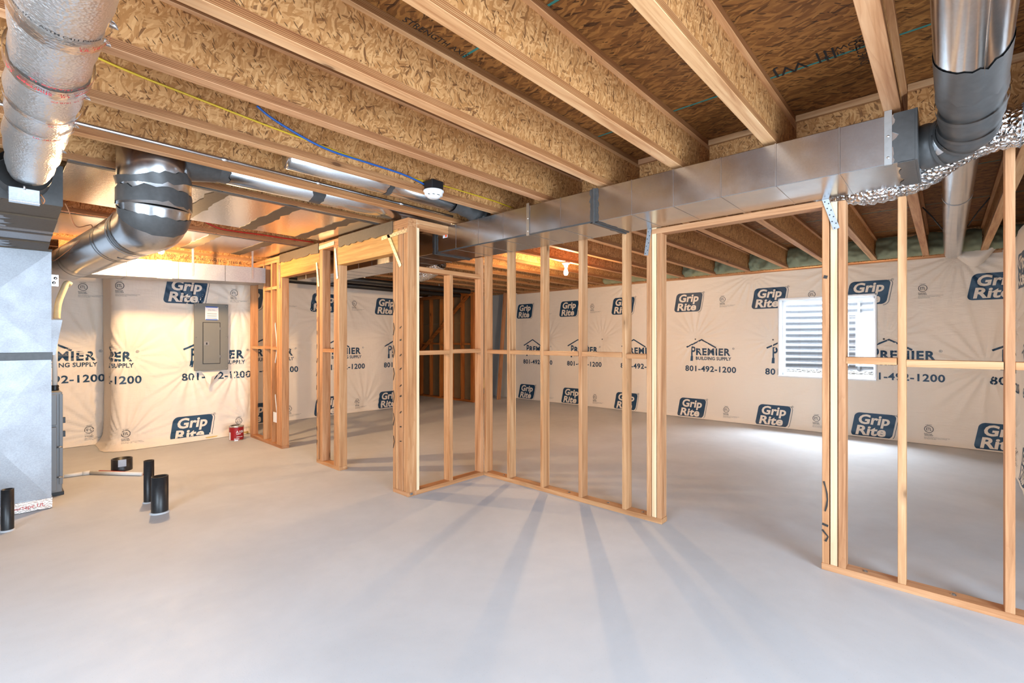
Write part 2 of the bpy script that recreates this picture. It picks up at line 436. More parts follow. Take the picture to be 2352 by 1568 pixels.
# ink stamps on the strand board
def ceil_text(body, px, py, size, rot=0, z=ZS):
    p = onz(px, py, z); c, s = math.cos(rot), math.sin(rot)
    place_text('stamped_lettering', body, 'marker', ceil, p, (c, s, 0), (s, -c, 0), size, (0, 0, -1), .0015, align='CENTER')
ceil_text('STRENGTH AXIS\nTHIS DIRECTION', 1000, 92, .05, 0)
ceil_text('DIRECTION', 1990, 112, .055, math.pi)
ceil_text('THIS SIDE\nDOWN', 1945, 112, .05, math.pi/2)
ceil_text('||| WJ ||', 1818, 148, .12, math.pi/2)
ceil_text('SPAN 24 OC', 1700, 240, .045, math.pi)

# ---- plastic covered walls ------------------------------------------------------------
def nz3(x, y, z=0.): return noise.noise(Vector((x, y, z)))
class Sheet:
    """a draped sheet: plane origin + u axis + v up, displaced along n"""
    def __init__(s, org, ux, n, pins, seed, amp=1., curl=.04):
        s.curl = curl; s.o, s.ux, s.n, s.pins, s.seed, s.amp = Vector(org), Vector(ux), Vector(n), pins, seed, amp
    def d(s, u, v):
        h = .012*nz3(u*.9, v*.9, s.seed)+.005*nz3(u*2.3+v, v*2.6, s.seed+3)
        h += .0030*nz3(u*4+v*3, v*13-u*5, s.seed+5)
        for k, (pu, pv, R, kk) in enumerate(s.pins):
            du, dv = u-pu, v-pv; r2 = du*du+dv*dv
            if r2 > (2.6*R)**2: continue
            r = math.sqrt(r2); th = math.atan2(dv, du)
            ph = kk*th+2.2*nz3(th*1.6, k*3.1, s.seed)
            e = math.exp(-r2/(R*R))
            h += .0075*e*min(1, r/.14)*(math.sin(ph)+.5*math.sin(2.1*ph+k))
            h -= .022*math.exp(-r2/.012)
        return h*s.amp+s.curl*math.exp(-v/.05)
    def p(s, u, v, off=0.): return s.o+s.ux*u+Vector((0, 0, v))+s.n*(s.d(u, v)+off)
    def mesh(s, name, u0, u1, v0, v1, step=.02, hole=None, curl=None, topf=None):
        nu = max(2, int((u1-u0)/step)); nv = max(2, int((v1-v0)/step)); vs = []; fs = []
        for i in range(nu+1):
            u = u0+(u1-u0)*i/nu
            vt = v1 if topf is None else topf(u)
            for j in range(nv+1):
                v = v0+(vt-v0)*j/nv; q = s.p(u, v)
                if curl: q = q+curl(u, v)
                vs.append(q-s.o)
        for i in range(nu):
            uc = u0+(u1-u0)*(i+.5)/nu
            for j in range(nv):
                vc = v0+(v1-v0)*(j+.5)/nv
                if hole and hole[0] < uc < hole[1] and hole[2] < vc < hole[3]: continue
                a = i*(nv+1)+j; fs.append((a, a+nv+1, a+nv+2, a+1))
        me = bpy.data.meshes.new(name); me.from_pydata(vs, [], fs); me.update()
        for p in me.polygons: p.use_smooth = True
        return me

def grid_cut(vs, fs, step=.022):
    bm = bmesh.new(); vv = [bm.verts.new(v) for v in vs]
    for f in fs:
        try: bm.faces.new([vv[i] for i in f])
        except ValueError: pass
    xs = [v.x for v in vs]; ys = [v.y for v in vs]
    for ax, (lo, hi) in ((0, (min(xs), max(xs))), (1, (min(ys), max(ys)))):
        t = math.floor(lo/step)*step+step
        while t < hi:
            co = Vector((0, 0, 0)); co[ax] = t; no = Vector((0, 0, 0)); no[ax] = 1
            bmesh.ops.bisect_plane(bm, geom=bm.verts[:]+bm.edges[:]+bm.faces[:], plane_co=co, plane_no=no)
            t += step
    bm.verts.index_update()
    out = ([v.co.copy() for v in bm.verts], [tuple(v.index for v in f.verts) for f in bm.faces]); bm.free(); return out
def rrect(w, h, r, sh, n=6):
    pts = []
    for cx, cy, a0 in ((w/2-r, h/2-r, 0), (-w/2+r, h/2-r, 90), (-w/2+r, -h/2+r, 180), (w/2-r, -h/2+r, 270)):
        for k in range(n+1):
            a = math.radians(a0+90*k/n); x, y = cx+r*math.cos(a), cy+r*math.sin(a); pts.append(Vector((x+sh*y, y, 0)))
    return pts
def merge(*ms):
    V, Fs = [], []
    for vs, fs in ms:
        b = len(V); V += vs; Fs += [tuple(i+b for i in f) for f in fs]
    return V, Fs
def fit(tm, x0, x1, y0, y1, shear=0.):
    vs, fs = tm; ax = [v.x for v in vs]; ay = [v.y for v in vs]
    a, b, c, d = min(ax), max(ax), min(ay), max(ay)
    out = []
    for v in vs:
        y = y0+(v.y-c)/(d-c)*(y1-y0); x = x0+(v.x-a)/(b-a)*(x1-x0); out.append(Vector((x+shear*y, y, 0)))
    return out, fs
def strip(pts, w, closed=False):
    vs, fs = [], []; n = len(pts)
    for i, p in enumerate(pts):
        a = pts[i-1] if (i or closed) else p; b = pts[(i+1) % n] if (i < n-1 or closed) else p
        t = (b-a).normalized(); no = Vector((-t.y, t.x, 0)); vs += [p+no*w/2, p-no*w/2]
    for i in range(n if closed else n-1):
        j = (i+1) % n; fs.append((2*i, 2*i+1, 2*j+1, 2*j))
    return vs, fs
SH = .17
pl = rrect(.455, .325, .055, SH, 6)
T_plate = grid_cut(pl, [tuple(range(len(pl)))])
edge = rrect(.475, .335, .055, SH, 6); edge = [p+Vector((.012, -.008, 0)) for p in edge]
half = edge[21:]+edge[:7]
T_edge = grid_cut(*strip(half, .0055))
T_grip = grid_cut(*fit(text_mesh('Grip', 1., .033, spacing=1.02), -.172, .172, -.034, .142, SH))
T_rite = grid_cut(*fit(text_mesh('Rite', 1., .033, spacing=1.02), -.172, .155, -.144, -.012, SH))
T_reg = merge(fit(text_mesh('R', 1., .01), .262, .272, .155, .167), strip([Vector((.267+.013*math.cos(a), .161+.013*math.sin(a), 0)) for a in [k*math.pi/8 for k in range(16)]], .003, True))
# PREMIER block, origin = left end of the roof line at lettering baseline
T_prem = merge(
    fit(text_mesh('REMIER', 1., .036, spacing=1.14), .17, .73, 1.085, 1.205),
    fit(text_mesh('P', 1., .02), .085, .155, 1.07, 1.235),
    ([Vector(p) for p in ((.078, 1.07, 0), (.07, .985, 0), (.112, .985, 0), (.112, 1.07, 0))], [(0, 1, 2, 3)]),
    fit(text_mesh('BUILDING SUPPLY', 1., .024, spacing=1.05), .165, .745, 1.005, 1.062),
    strip([Vector((.0, 1.22, 0)), Vector((.26, 1.352, 0)), Vector((.50, 1.215, 0))], .024),
    fit(text_mesh('R', 1., .01), .772, .784, 1.196, 1.212), strip([Vector((.778+.015*math.cos(a), 1.204+.015*math.sin(a), 0)) for a in [k*math.pi/8 for k in range(16)]], .003, True))
T_prem = grid_cut(*T_prem)
T_phone = grid_cut(*fit(text_mesh('801-492-1200', 1., .024, spacing=1.08), -.02, .82, .805, .905))
T_etl = merge(strip([Vector((.043*math.cos(a), .043*math.sin(a), 0)) for a in [k*math.pi/12 for k in range(24)]], .007, True),
    fit(text_mesh('ETL', 1., .02), -.026, .026, -.018, .018), fit(text_mesh('LISTED', 1., .02), -.03, .03, .052, .060),
    fit(text_mesh('Intertek', 1., .02), -.045, .035, -.068, -.054), fit(text_mesh('4003384', 1., .015), -.045, .04, -.086, -.073),
    fit(text_mesh('Water Vapor Retarder conforms to standards and meets', 1., .01), -.045, .2, -.104, -.096),
    fit(text_mesh('Basement blanket, flame resistant foil faced', 1., .01), -.045, .17, -.117, -.109),
    fit(text_mesh('keep away from open flame', 1., .01), -.045, .07, -.130, -.122))
def stamp(sheet, parent, name, T, mat, u0, v0, off, hole=None, clip=None, du=1.):
    vs, fs = T; V = [sheet.p(u0+v.x, v0+v.y, off)-sheet.o for v in vs]; F2 = []
    for f in fs:
        cu = u0+sum(vs[i].x for i in f)/len(f); cv = v0+sum(vs[i].y for i in f)/len(f)
        if hole and hole[0] < cu < hole[1] and hole[2] < cv < hole[3]: continue
        if clip and not (clip[0] < cu < clip[1] and clip[2] < cv < clip[3]): continue
        F2.append(f)
    if not F2: return None
    me = bpy.data.meshes.new(name); me.from_pydata(V, [], F2); me.update()
    return link(name, me, mat, parent, sheet.o)
def prints(sheet, parent, u0s, hole=None, clip=None, logo_top=2.0, skip=()):
    for u in u0s:
        for du, v in ((0., logo_top), (.06, .175)):
            a = stamp(sheet, parent, 'printed_logo', T_plate, 'ink', u+du, v, .0038, hole, clip)
            b = stamp(sheet, parent, 'logo_outline', T_edge, 'ink_dark', u+du, v, .0038, hole, clip)
            stamp(sheet, parent, 'trademark_ring', T_reg, 'ink_grey', u+du, v, .0038, hole, clip)
            for T in (T_grip, T_rite): stamp(sheet, parent, 'logo_lettering', T, 'sheet', u+du, v, .0062, hole, clip)
            stamp(sheet, parent, 'certification_mark', T_etl, 'ink_grey', u+du+.575, v+.02, .0038, hole, clip)
        stamp(sheet, parent, 'printed_lettering', T_prem, 'ink', u-.03, 0, .0038, hole, clip)
        stamp(sheet, parent, 'printed_phone_number', T_phone, 'ink', u-.03, 0, .0038, hole, clip)

# far wall with window: u runs along -Y
HOLE = (7.6-1.90, 7.6-.70, .80, 1.975)
fpins = [(2.55, 1.36, .42, 22), (4.41, 1.36, .5, 20), (5.62, 1.35, .34, 18), (6.98, 1.36, .4, 20), (5.32, 2.40, .5, 22), (7.72, 2.42, .55, 20), (3.1, 2.42, .35, 18), (1.2, 1.36, .35, 18), (7.98, 1.0, .6, 18), (6.45, 2.42, .4, 18)]
far = Sheet((XW, 7.6, 0), (0, -1, 0), (-1, 0, 0), fpins, 1.3)
wf = link('wall_far', far.mesh('wall_far', .2, 8.2, .004, 2.445, .019, HOLE, None, lambda u: 2.440+.012*math.sin(u*5.9+1)), 'sheet', None, far.o,
          kind='structure', label='basement wall under cream printed plastic sheeting around the window', cat='wall')
prints(far, wf, [7.6-y for y in (7.075, 5.845, 4.575, 3.305, 2.035, .795, -.445)], HOLE, (0.25, 8.15, .02, 2.42))
# concrete behind it, with the same opening
for lo, hi in (((XW+.06, 1.90, 0), (XW+.26, 10.4, 2.44)), ((XW+.06, -2.6, 0), (XW+.26, .70, 2.44)), ((XW+.06, .70, 0), (XW+.26, 1.90, .80)), ((XW+.06, .70, 1.975), (XW+.26, 1.90, 2.44))):
    box('foundation_block', lo, hi, 'drywall', wf, 0)
box('sill_plate', (XW-.02, -.5, 2.40), (XW+.2, 7.3, 2.424), 'wood_y', wf)
for (u, v) in ((2.55, 1.36), (4.41, 1.36), (5.62, 1.35), (6.98, 1.36)):
    lathe('fastener_cap', [(0, .0), (.012, 0), (.012, .003), (0, .004)], 'ink_grey', wf, far.p(u, v, .001), 12).rotation_euler = (0, -math.pi/2, 0)
# reveal
for nm, lo, hi in (('jamb', (XW-.012, 1.885, .79), (XW+.17, 1.905, 1.985)), ('jamb', (XW-.012, .695, .79), (XW+.17, .715, 1.985)), ('sill', (XW-.03, .695, .785), (XW+.17, 1.905, .805)), ('head', (XW-.012, .695, 1.965), (XW+.17, 1.905, 1.985))):
    box('reveal_'+nm, lo, hi, 'vinyl', wf)
# foam in the rim bays above the wall, a bumpy lump in each bay
for n in range(-2, 9):
    y0, y1 = JY(n)+.02, JY(n+1)-.02; vs, fs = [], []; nu, nv = 26, 18
    for i in range(nu+1):
        for j in range(nv+1):
            u, v = i/nu, j/nv; y = y0+(y1-y0)*u; z = 2.43+(ZS-2.435)*v
            b = .10*math.sin(math.pi*min(1, v*1.05))**.5+.05*nz3(y*7, z*9, n)+.03*nz3(y*19, z*19, n+9)
            vs.append((8.10-b-.07*(1-v), y, z))
    for i in range(nu):
        for j in range(nv):
            a = i*(nv+1)+j; fs.append((a, a+nv+1, a+nv+2, a+1))
    me = bpy.data.meshes.new('spray_foam'); me.from_pydata(vs, [], fs); me.update()
    for p in me.polygons: p.use_smooth = True
    link('spray_foam', me, 'foam', wf)

box('rim_board', (8.085, -2.4, ZJ), (8.12, 10.2, ZS), 'osb_rim', wf, 0)
box('rim_board', (5.0, YR-.1 if False else -.75, ZJ), (8.1, -.72, ZS), 'osb_web', wf, 0)
# window
wn = root('window_1', (XW+.20, 1.3, .80), kind='structure', label='white vinyl slider window in the plastic covered wall', cat='window')
xw = XW+.17
for nm, lo, hi in (('frame_jamb', (xw, 1.855, .80), (xw+.06, 1.905, 1.975)), ('frame_jamb', (xw, .695, .80), (xw+.06, .745, 1.975)), ('frame_sill', (xw, .695, .785), (xw+.06, 1.905, .85)), ('frame_head', (xw, .695, 1.93), (xw+.06, 1.905, 1.985)), ('meeting_stile', (xw+.005, 1.275, .84), (xw+.055, 1.325, 1.94))):
    box(nm, lo, hi, 'vinyl', wn)
box('pane', (xw+.03, 1.32, .845), (xw+.036, 1.86, 1.935), 'glass', wn, 0); box('pane', (xw+.02, .74, .845), (xw+.026, 1.28, 1.935), 'glass', wn, 0)
# window well
ww = root('window_well', (XW+.5, 1.3, .7), label='corrugated galvanised window well outside the window', cat='window well')
vs, fs = [], []; na, nz_ = 40, 200
for i in range(na+1):
    a = math.pi*i/na
    for j in range(nz_+1):
        z = .66+1.95*j/nz_; w = .016*math.sin(2*math.pi*z/.098)
        vs.append((XW+.27+(.72+w)*math.sin(a)**.8, 1.3+(.86+w)*math.cos(a), z))
for i in range(na):
    for j in range(nz_):
        q = i*(nz_+1)+j; fs.append((q, q+1, q+nz_+2, q+nz_+1))
me = bpy.data.meshes.new('corrugated_shell'); me.from_pydata(vs, [], fs); me.update()
for p in me.polygons: p.use_smooth = True
link('corrugated_shell', me, 'well', ww)
lx = XW+.93
for yy in (.98, 1.24):
    box('ladder_rail', (lx, yy, .8), (lx+.012, yy+.035, 2.3), 'well', ww)
for k in range(6): box('ladder_rung', (lx-.012, .94, .95+k*.25), (lx+.002, 1.32, .965+k*.25), 'well', ww)
bm = bmesh.new()
for k in range(900):
    a = random.random()*math.pi; r = math.sqrt(random.random()); s = random.uniform(.010, .024)
    m = Matrix.Translation((XW+.27+r*.68*math.sin(a), 1.3+r*.80*math.cos(a), .815+random.uniform(0, .05))) @ Matrix.Rotation(random.random()*6, 4, 'Z') @ Matrix.Diagonal((s*1.4, s, s*.7, 1))
    bmesh.ops.create_icosphere(bm, subdivisions=1, radius=1., matrix=m)
link('gravel', from_bm(bm, 'gravel'), 'gravel', label='loose grey gravel on the bottom of the window well', cat='gravel', kind='stuff')
box('well_soil', (XW+.262, .42, .55), (XW+1.0, 2.18, .79), 'earth', ww, 0)

# left wall: u runs along +X
lpins = [(4.3, 2.2, .5, 18), (3.2, 1.3, .5, 18), (4.7, .1, .5, 18), (.9, 1.2, .6, 18), (.95, .15, .6, 20), (5.3, 1.4, .4, 18), (3.9, 1.75, .5, 16)]
left = Sheet((0, YL, 0), (1, 0, 0), (0, -1, 0), lpins, 4.7, 1.25)
wl = link('wall_left', left.mesh('wall_left', -2.0, 5.62, .004, 2.33, .022), 'sheet', None, left.o,
          kind='structure', label='basement wall under cream printed plastic sheeting behind the furnace', cat='wall')
prints(left, wl, [.17, 2.67, 3.92, 5.17], None, (-.2, 5.55, .02, 2.3))
box('foundation_block', (-2., YL+.06, 0), (5.6, YL+.26, 2.42), 'drywall', wl, 0)
box('foundation_block', (5.4, YL+.03, 0), (5.6, 10.4, 2.42), 'drywall', wl, 0)
# bump-out with the electrical panel
YBO = 7.42
bo = Sheet((0, YBO, 0), (1, 0, 0), (0, -1, 0), [(2.30, .95, .42, 18), (1.75, .95, .4, 16), (1.1, 1.15, .35, 16), (2.35, 1.85, .4, 14), (1.80, 1.76, .3, 12), (1.06, .12, .4, 20), (2.45, .2, .4, 16)], 8.8, 1.3, .0)
def bo_curl(u, v): return .10*math.exp(-v/.07)*(1-.75*min(1, max(0, (u-1.3)/1.2)))
_bd = bo.d
XB0, XB1, RB = .94, 2.53, .14
def bo_at(u):
    # arc-length position around the rounded left corner, flat front, right return
    a0 = XB0+RB
    if u >= XB1: return XB1, YBO+(u-XB1), (1, 0)
    if u >= a0: return u, YBO, (0, -1)
    t = (a0-u)/RB
    if t < math.pi/2: return a0-RB*math.sin(t), YBO+RB-RB*math.cos(t), (-math.sin(t), -math.cos(t))
    return XB0, YBO+RB+(t-math.pi/2)*RB, (-1, 0)
def bo_p(u, v, off=0.):
    x, y, n = bo_at(u); h = bo.d(u, v)+bo_curl(u, v)+off
    return Vector((x+n[0]*h, y+n[1]*h, v))
vs, fs = [], []; NV = 110; U0 = XB0+RB-math.pi/2*RB-(YL-.02-YBO-RB)
us = [U0+k*(XB1-U0)/140 for k in range(141)]+[XB1+.001+k*.05 for k in range(14)]
for u in us:
    for j in range(NV+1): vs.append(bo_p(u, .004+2.30*j/NV)-bo.o)
for i in range(len(us)-1):
    for j in range(NV):
        a = i*(NV+1)+j; fs.append((a, a+NV+1, a+NV+2, a+1))
me = bpy.data.meshes.new('wall_bumpout'); me.from_pydata(vs, [], fs); me.update()
for p in me.polygons: p.use_smooth = True
wb = link('wall_bumpout', me, 'sheet', None, bo.o, kind='structure', label='bumped out wall section in bulging cream printed plastic with the electrical panel', cat='wall')
bo.p = bo_p
prints(bo, wb, [.44, 1.70], None, (XB0-.12, 2.50, .075, 2.28), 1.99)
tube('insulation_edge', [(x, YBO-.02+.02*math.sin(x*9), .02) for x in [1.35+.1*k for k in range(12)]], .018, 'insul', wb, 8)
tube('insulation_edge', [(2.56, YBO+.05+.012*math.sin(k*2.1), .05+k*.13) for k in range(18)], [.014+.010*abs(math.sin(k*1.7)) for k in range(18)], 'insul', wb, 8)

# right wall: runs along X at the far right
YR = -.53
rt = Sheet((XW, YR, 0), (-1, 0, 0), (0, 1, 0), [(.4, 1.2, .5, 18), (1.2, 1.5, .5, 18), (.8, .4, .5, 18), (.3, 2.3, .4, 18)], 6.1, 2.2)
wr = link('wall_right', rt.mesh('wall_right', .0, 3.2, .004, 2.40, .025), 'sheet', None, rt.o, kind='structure', label='side wall under wrinkled cream printed plastic meeting the window wall', cat='wall')
prints(rt, wr, [.45, 1.70], None, (.05, 3.1, .02, 2.35))
box('foundation_block', (4.9, YR-.3, 0), (XW+.06, YR-.08, 2.42), 'drywall', wr, 0)
# loose flap of sheeting at the top of that corner
bm = bmesh.new(); g = []
for i in range(15):
    row = []
    for j in range(9):
        u, v = i/14, j/8
        row.append(bm.verts.new((XW-.06-.10*u-.07*math.sin(v*3+u*2)*v, -.02-.50*u, 2.46-.20*v*math.sin(math.pi*min(1, u*1.1))+.02*math.sin(u*9))))
    g.append(row)
for i in range(14):
    for j in range(8): bm.faces.new((g[i][j], g[i+1][j], g[i+1][j+1], g[i][j+1]))
link('loose_flap', from_bm(bm, 'loose_flap', True), 'sheet', wf)

# closing walls far behind
def solid_wall(name, lo, hi, mat, label):
    return box(name, lo, hi, mat, None, 0, kind='structure', label=label, cat='wall')
def holed_wall(name, axis, c, a0, a1, h0, h1, z0, z1, label):
    # thick wall across one axis with a single rectangular opening
    w = root(name, (0, 0, 0), kind='structure', label=label, cat='wall')
    for p, q, zz0, zz1 in ((a0, h0, 0, 2.42), (h1, a1, 0, 2.42), (h0, h1, z1, 2.42)) + (((h0, h1, 0, z0),) if z0 > 0 else ()):
        lo, hi = ((p, c-.15, zz0), (q, c, zz1)) if axis == 'y' else ((c-.15, p, zz0), (c, q, zz1)); box('wall_block', lo, hi, 'drywall_pale', w, 0)
    for p, q, zz0, zz1 in ((h0-.04, h0+.02, z0, z1), (h1-.02, h1+.04, z0, z1), (h0-.04, h1+.04, z1-.02, z1+.04), ((h0+h1)/2-.03, (h0+h1)/2+.03, z0, z1)):
        lo, hi = ((p, c-.10, zz0), (q, c+.01, zz1)) if axis == 'y' else ((c-.10, p, zz0), (c+.01, q, zz1)); box('frame_bar', lo, hi, 'vinyl', w, .002)
holed_wall('wall_rear', 'y', -2.25, -2.0, 8.4, -.35, 2.15, 0., 2.18, 'rear wall behind the viewer with a wide patio door opening')
holed_wall('wall_side', 'x', -1.86, -2.4, 8.3, -.05, 2.45, .5, 2.2, 'side wall behind the viewer with a wide window opening')
solid_wall('wall_back', (5.62, 10.0, 0), (8.6, 10.15, 2.42), 'drywall', 'grey drywall at the far end behind the stair framing')

# ------------------------------------------------------------------ stud walls
def studs(par, items, mat='wood_z'):
    for lo, hi in items: box('stud', lo, hi, mat, par, .002)
# partition with a doorway, front face X = XP
wp = root('wall_partition', (XP, 1.5, 0), kind='structure', label='open stud partition with a doorway in the middle of the room', cat='stud wall')
D = .089; X1 = XP+D
yc = yP(1519.8); yd = yP(1886.6)
box('bottom_plate', (XP, yc, 0), (X1, YS, .038), 'wood_y', wp); box('bottom_plate', (XP, -2.4, 0), (X1, yd, .038), 'wood_y', wp)
ZT = 2.300
for k in range(2):
    box('top_plate', (XP, -2.4, ZT+.038*k), (X1, -.17, ZT+.038*(k+1)-.0005), 'wood_y', wp); box('top_plate', (XP, .66, ZT+.038*k), (X1, YS+.09, ZT+.038*(k+1)-.0005), 'wood_y', wp)
lefts = [yP(1164), yP(1240.5), yP(1327.5), yP(1428)]
allst = []
st = lambda yl, z1=ZT: allst.append((yl, z1))
st(YS-.0); [st(y) for y in lefts]
cl = yP(1484.5); st(cl); st(cl-.0395); st(cl-.0795, 2.131)
cr = yP(1886.6); st(cr, 2.131); st(cr-.0405, 2.152); st(cr-.0795, 2.15)
st(yP(2060), 2.12); st(yP(2306))
for k in (1, 2, 3, 4): st(yP(2306)-.4*k)
ys = sorted([a for a, b in allst], reverse=True)
for yl, z1 in allst:
    pale = abs(yl-cl+.0395) < .002 or abs(yl-cr+.0405) < .002
    box('stud', (XP+random.uniform(-.002, .002)+(.003 if pale else 0), yl-.038, .038), (X1, yl-.0030, z1), 'pale_z' if pale else 'wood_z', wp, .002)
box('header', (XP+.002, cr-.038, 2.131), (X1, cl-.0415, 2.169), 'wood_y', wp)
for a, b in zip(ys, ys[1:]):
    if a-b > .12 and not (a < cl+.01 and b > cr-.05):
        z = 1.228+random.choice((-.004, .004)); box('block', (XP+random.uniform(-.003, .003), b+.0005, z-.019), (X1, a-.0385, z+.019), 'wood_y', wp)
def nailstrap(par, pts, nrm, mat='zinc', holes=5, w=.032):
    a, b = Vector(pts[0]), Vector(pts[1]); n = Vector(nrm); t = (b-a).normalized(); s = t.cross(n).normalized()*w/2
    o = poly('nail_strap', [a-s, a+s, b+s, b-s], mat, par, .002, n)
    bm = bmesh.new()
    for k in range(holes):
        for sg in (-1, 1):
            c = a+(b-a)*(k+.5)/holes+s*.45*sg+t*.012*sg+n*.0022
            vs = [bm.verts.new(c+t*.004*math.cos(q*math.pi/4)+s.normalized()*.004*math.sin(q*math.pi/4)-a) for q in range(8)]; bm.faces.new(vs)
    link('nail_hole', from_bm(bm, 'nail_hole'), 'marker', o, a)
nailstrap(wp, ((XP-.003, cl-.030, 2.19), (XP-.003, cl+.0, 1.98)), (-1, 0, 0), 'galv_dull', 4)
nailstrap(wp, ((XP-.003, cr-.015, 2.19), (XP-.003, cr-.075, 1.99)), (-1, 0, 0), 'galv_dull', 5)
# sprayed marks on the doorway studs
def mark(par, pts, w, nrm):
    pts = [Vector(p) for p in pts]; n = Vector(nrm); bm = bmesh.new(); o0 = pts[0]; prev = None
    for i, p in enumerate(pts):
        t = (pts[min(i+1, len(pts)-1)]-pts[max(i-1, 0)]).normalized(); s = t.cross(n).normalized()*w/2*(.6+.6*random.random())
        a, b = bm.verts.new(p+s-o0), bm.verts.new(p-s-o0)
        if prev: bm.faces.new((prev[0], prev[1], b, a))
        prev = (a, b)
    link('paint_mark', from_bm(bm, 'paint_mark'), 'marker', par, o0)
xm = XP-.0032
mark(wp, [(xm, cr-.012-.018*math.sin(t*.55), .52-.035*t) for t in range(6)], .009, (-1, 0, 0))
mark(wp, [(xm, cr-.004, .27), (xm, cr-.034, .262)], .012, (-1, 0, 0))
mark(wp, [(xm, cr-.004, .235), (xm, cr-.034, .20), (xm, cr-.02, .17)], .010, (-1, 0, 0))
mark(wp, [(xm, cr-.012, 1.72), (xm, cr-.03, 1.715)], .018, (-1, 0, 0))

for px in (1150, 1300, 1390, 1470, 1985, 2190):
    y = yP(px); nl = lathe('anchor_nail', [(0, .007), (.008, .006), (.010, .002), (.013, 0)], 'zinc', wp, (XP+.045, y, .038), 10)
# jog wall, front face Y = YS
wj = root('wall_jog', (2.9, YS, 0), kind='structure', label='short stud wall joining the partition to the utility wall', cat='stud wall')
box('bottom_plate', (2.475, YS, 0), (XP-.001, YS+D, .038), 'wood_x', wj)
box('cross_plate', (2.505, YS+.004, 1.955), (3.245, YS+D, 1.993), 'wood_x', wj)
box('stud', (2.467, YS+.001, .038), (2.503, YS+D, 2.40), 'pale_z', wj, .002)
box('stud', (2.847, YS, .038), (2.885, YS+D, 1.954), 'wood_z', wj, .002)
box('stud', (3.246, YS, .038), (3.284, YS+D, 2.168), 'wood_z', wj, .002)
box('block', (2.504, YS+.0, 1.215), (2.846, YS+D, 1.253), 'wood_x', wj); box('block', (2.886, YS, 1.222), (3.245, YS+D, 1.260), 'wood_x', wj)
for k in range(2): box('top_plate', (2.475, YS, 2.325+.038*k), (2.83, YS+D, 2.325+.038*(k+1)-.001), 'wood_x', wj)

# utility wall with two doorways, front face X = XQ
wq = root('wall_utility', (XQ, 5.2, 0), kind='structure', label='stud wall with two doorways under big orange headers', cat='stud wall')
Q1 = XQ+D
seg = [(3.394, 3.625), (4.600, 5.112), (6.050, 7.12)]
for a, b in seg: box('bottom_plate', (XQ, a, 0), (Q1, b, .038), 'wood_y', wq)
HB, HT = 2.120, 2.325
for k in range(2): box('top_plate', (XQ, 3.394, HT+.038*k), (Q1, 8.05, HT+.038*(k+1)-.001), 'wood_y', wq)
for i, y in enumerate((3.394, 3.434, 3.474, 3.513)): box('stud', (XQ+(-.004, .004, -.002, .003)[i], y, .038), (Q1, y+.0350, HT), 'wood_z', wq, .002)
for y in (3.551, 3.588): box('stud', (XQ+random.uniform(-.003, .002), y, .038), (Q1, y+.0335, HB), 'wood_z', wq, .002)
for y, z in ((4.602, HB), (4.640, HT), (4.678, HT), (4.965, HT), (5.003, HT), (5.072, HB), (6.052, HB), (6.090, HT), (6.128, HT), (6.166, HT), (6.352, HT), (6.615, HT), (7.08, HT)):
    box('stud', (XQ+random.uniform(-.003, .002), y, .038), (Q1, y+.0372, z), 'wood_z', wq, .002)
box('header', (XQ+.001, 3.553, HB+.001), (Q1-.001, 4.638, HT-.001), 'lvl', wq, .003); box('header', (XQ+.001, 5.042, HB+.001), (Q1-.001, 6.088, HT-.001), 'lvl', wq, .003)
box('block', (XQ, 4.717, 1.215), (Q1, 4.964, 1.253), 'wood_y', wq)
box('block', (XQ, 6.205, 1.222), (Q1, 6.351, 1.260), 'wood_y', wq); box('block', (XQ, 6.391, 1.230), (Q1, 6.614, 1.268), 'wood_y', wq); box('block', (XQ, 6.654, 1.226), (Q1, 7.078, 1.264), 'wood_y', wq)
box('cross_plate', (XQ, 6.205, 1.99), (Q1, 6.614, 2.028), 'wood_y', wq)
xs_ = XQ-.004
nailstrap(wq, ((xs_, 3.80, 2.275), (xs_, 3.40, 2.290)), (-1, 0, 0), 'strap_gold', 8, .034)
nailstrap(wq, ((xs_, 3.70, 2.30), (xs_, 3.50, 1.99)), (-1, 0, 0), 'strap_gold', 9, .034)
nailstrap(wq, ((xs_, 4.68, 2.30), (xs_, 4.63, 1.98)), (-1, 0, 0), 'strap_gold', 8, .034)
nailstrap(wq, ((xs_, 5.10, 2.20), (xs_, 5.05, 1.93)), (-1, 0, 0), 'strap_gold', 8, .034)
nailstrap(wq, ((xs_, 5.04, 2.35), (xs_, 4.70, 2.36)), (-1, 0, 0), 'strap_gold', 6, .04)
nailstrap(wq, ((xs_, 6.12, 2.28), (xs_, 6.10, 1.99)), (-1, 0, 0), 'strap_gold', 7, .03)
for k in range(9):
    z = .45+k*.13+random.uniform(-.03, .03); mark(wq, [(xs_, 3.487, z), (xs_, 3.515, z-.02*random.random())], .012, (-1, 0, 0))
for k in range(7):
    z = .5+k*.2; mark(wq, [(xs_, 3.612, z), (xs_, 3.596, z-.05), (xs_, 3.615, z-.11)], .012, (-1, 0, 0))
for k in range(12):
    z = .25+k*.15; mark(wq, [(xs_, 5.085+.014*math.sin(k*1.9), z), (xs_, 5.100-.012*math.sin(k), z-.05)], .009, (-1, 0, 0))
box('end_nail_washer', (XQ+.02, YS-.003, .012), (XQ+.045, YS, .032), 'zinc', wq)
# mastic smeared where the foil meets the plates
for a, b, seed in ((3.62, 4.60, 2), (5.05, 6.10, 5)):
    pts = [(xs_-.001, a+(b-a)*k/24, 2.405) for k in range(25)]+[(xs_-.001, b-(b-a)*k/24, 2.300+.025*nz3(k*.5, seed)+.012*nz3(k*2.1, seed)) for k in range(25)]
    poly('mastic_smear', pts, 'mastic_brown', wq, .004, (-1, 0, 0))

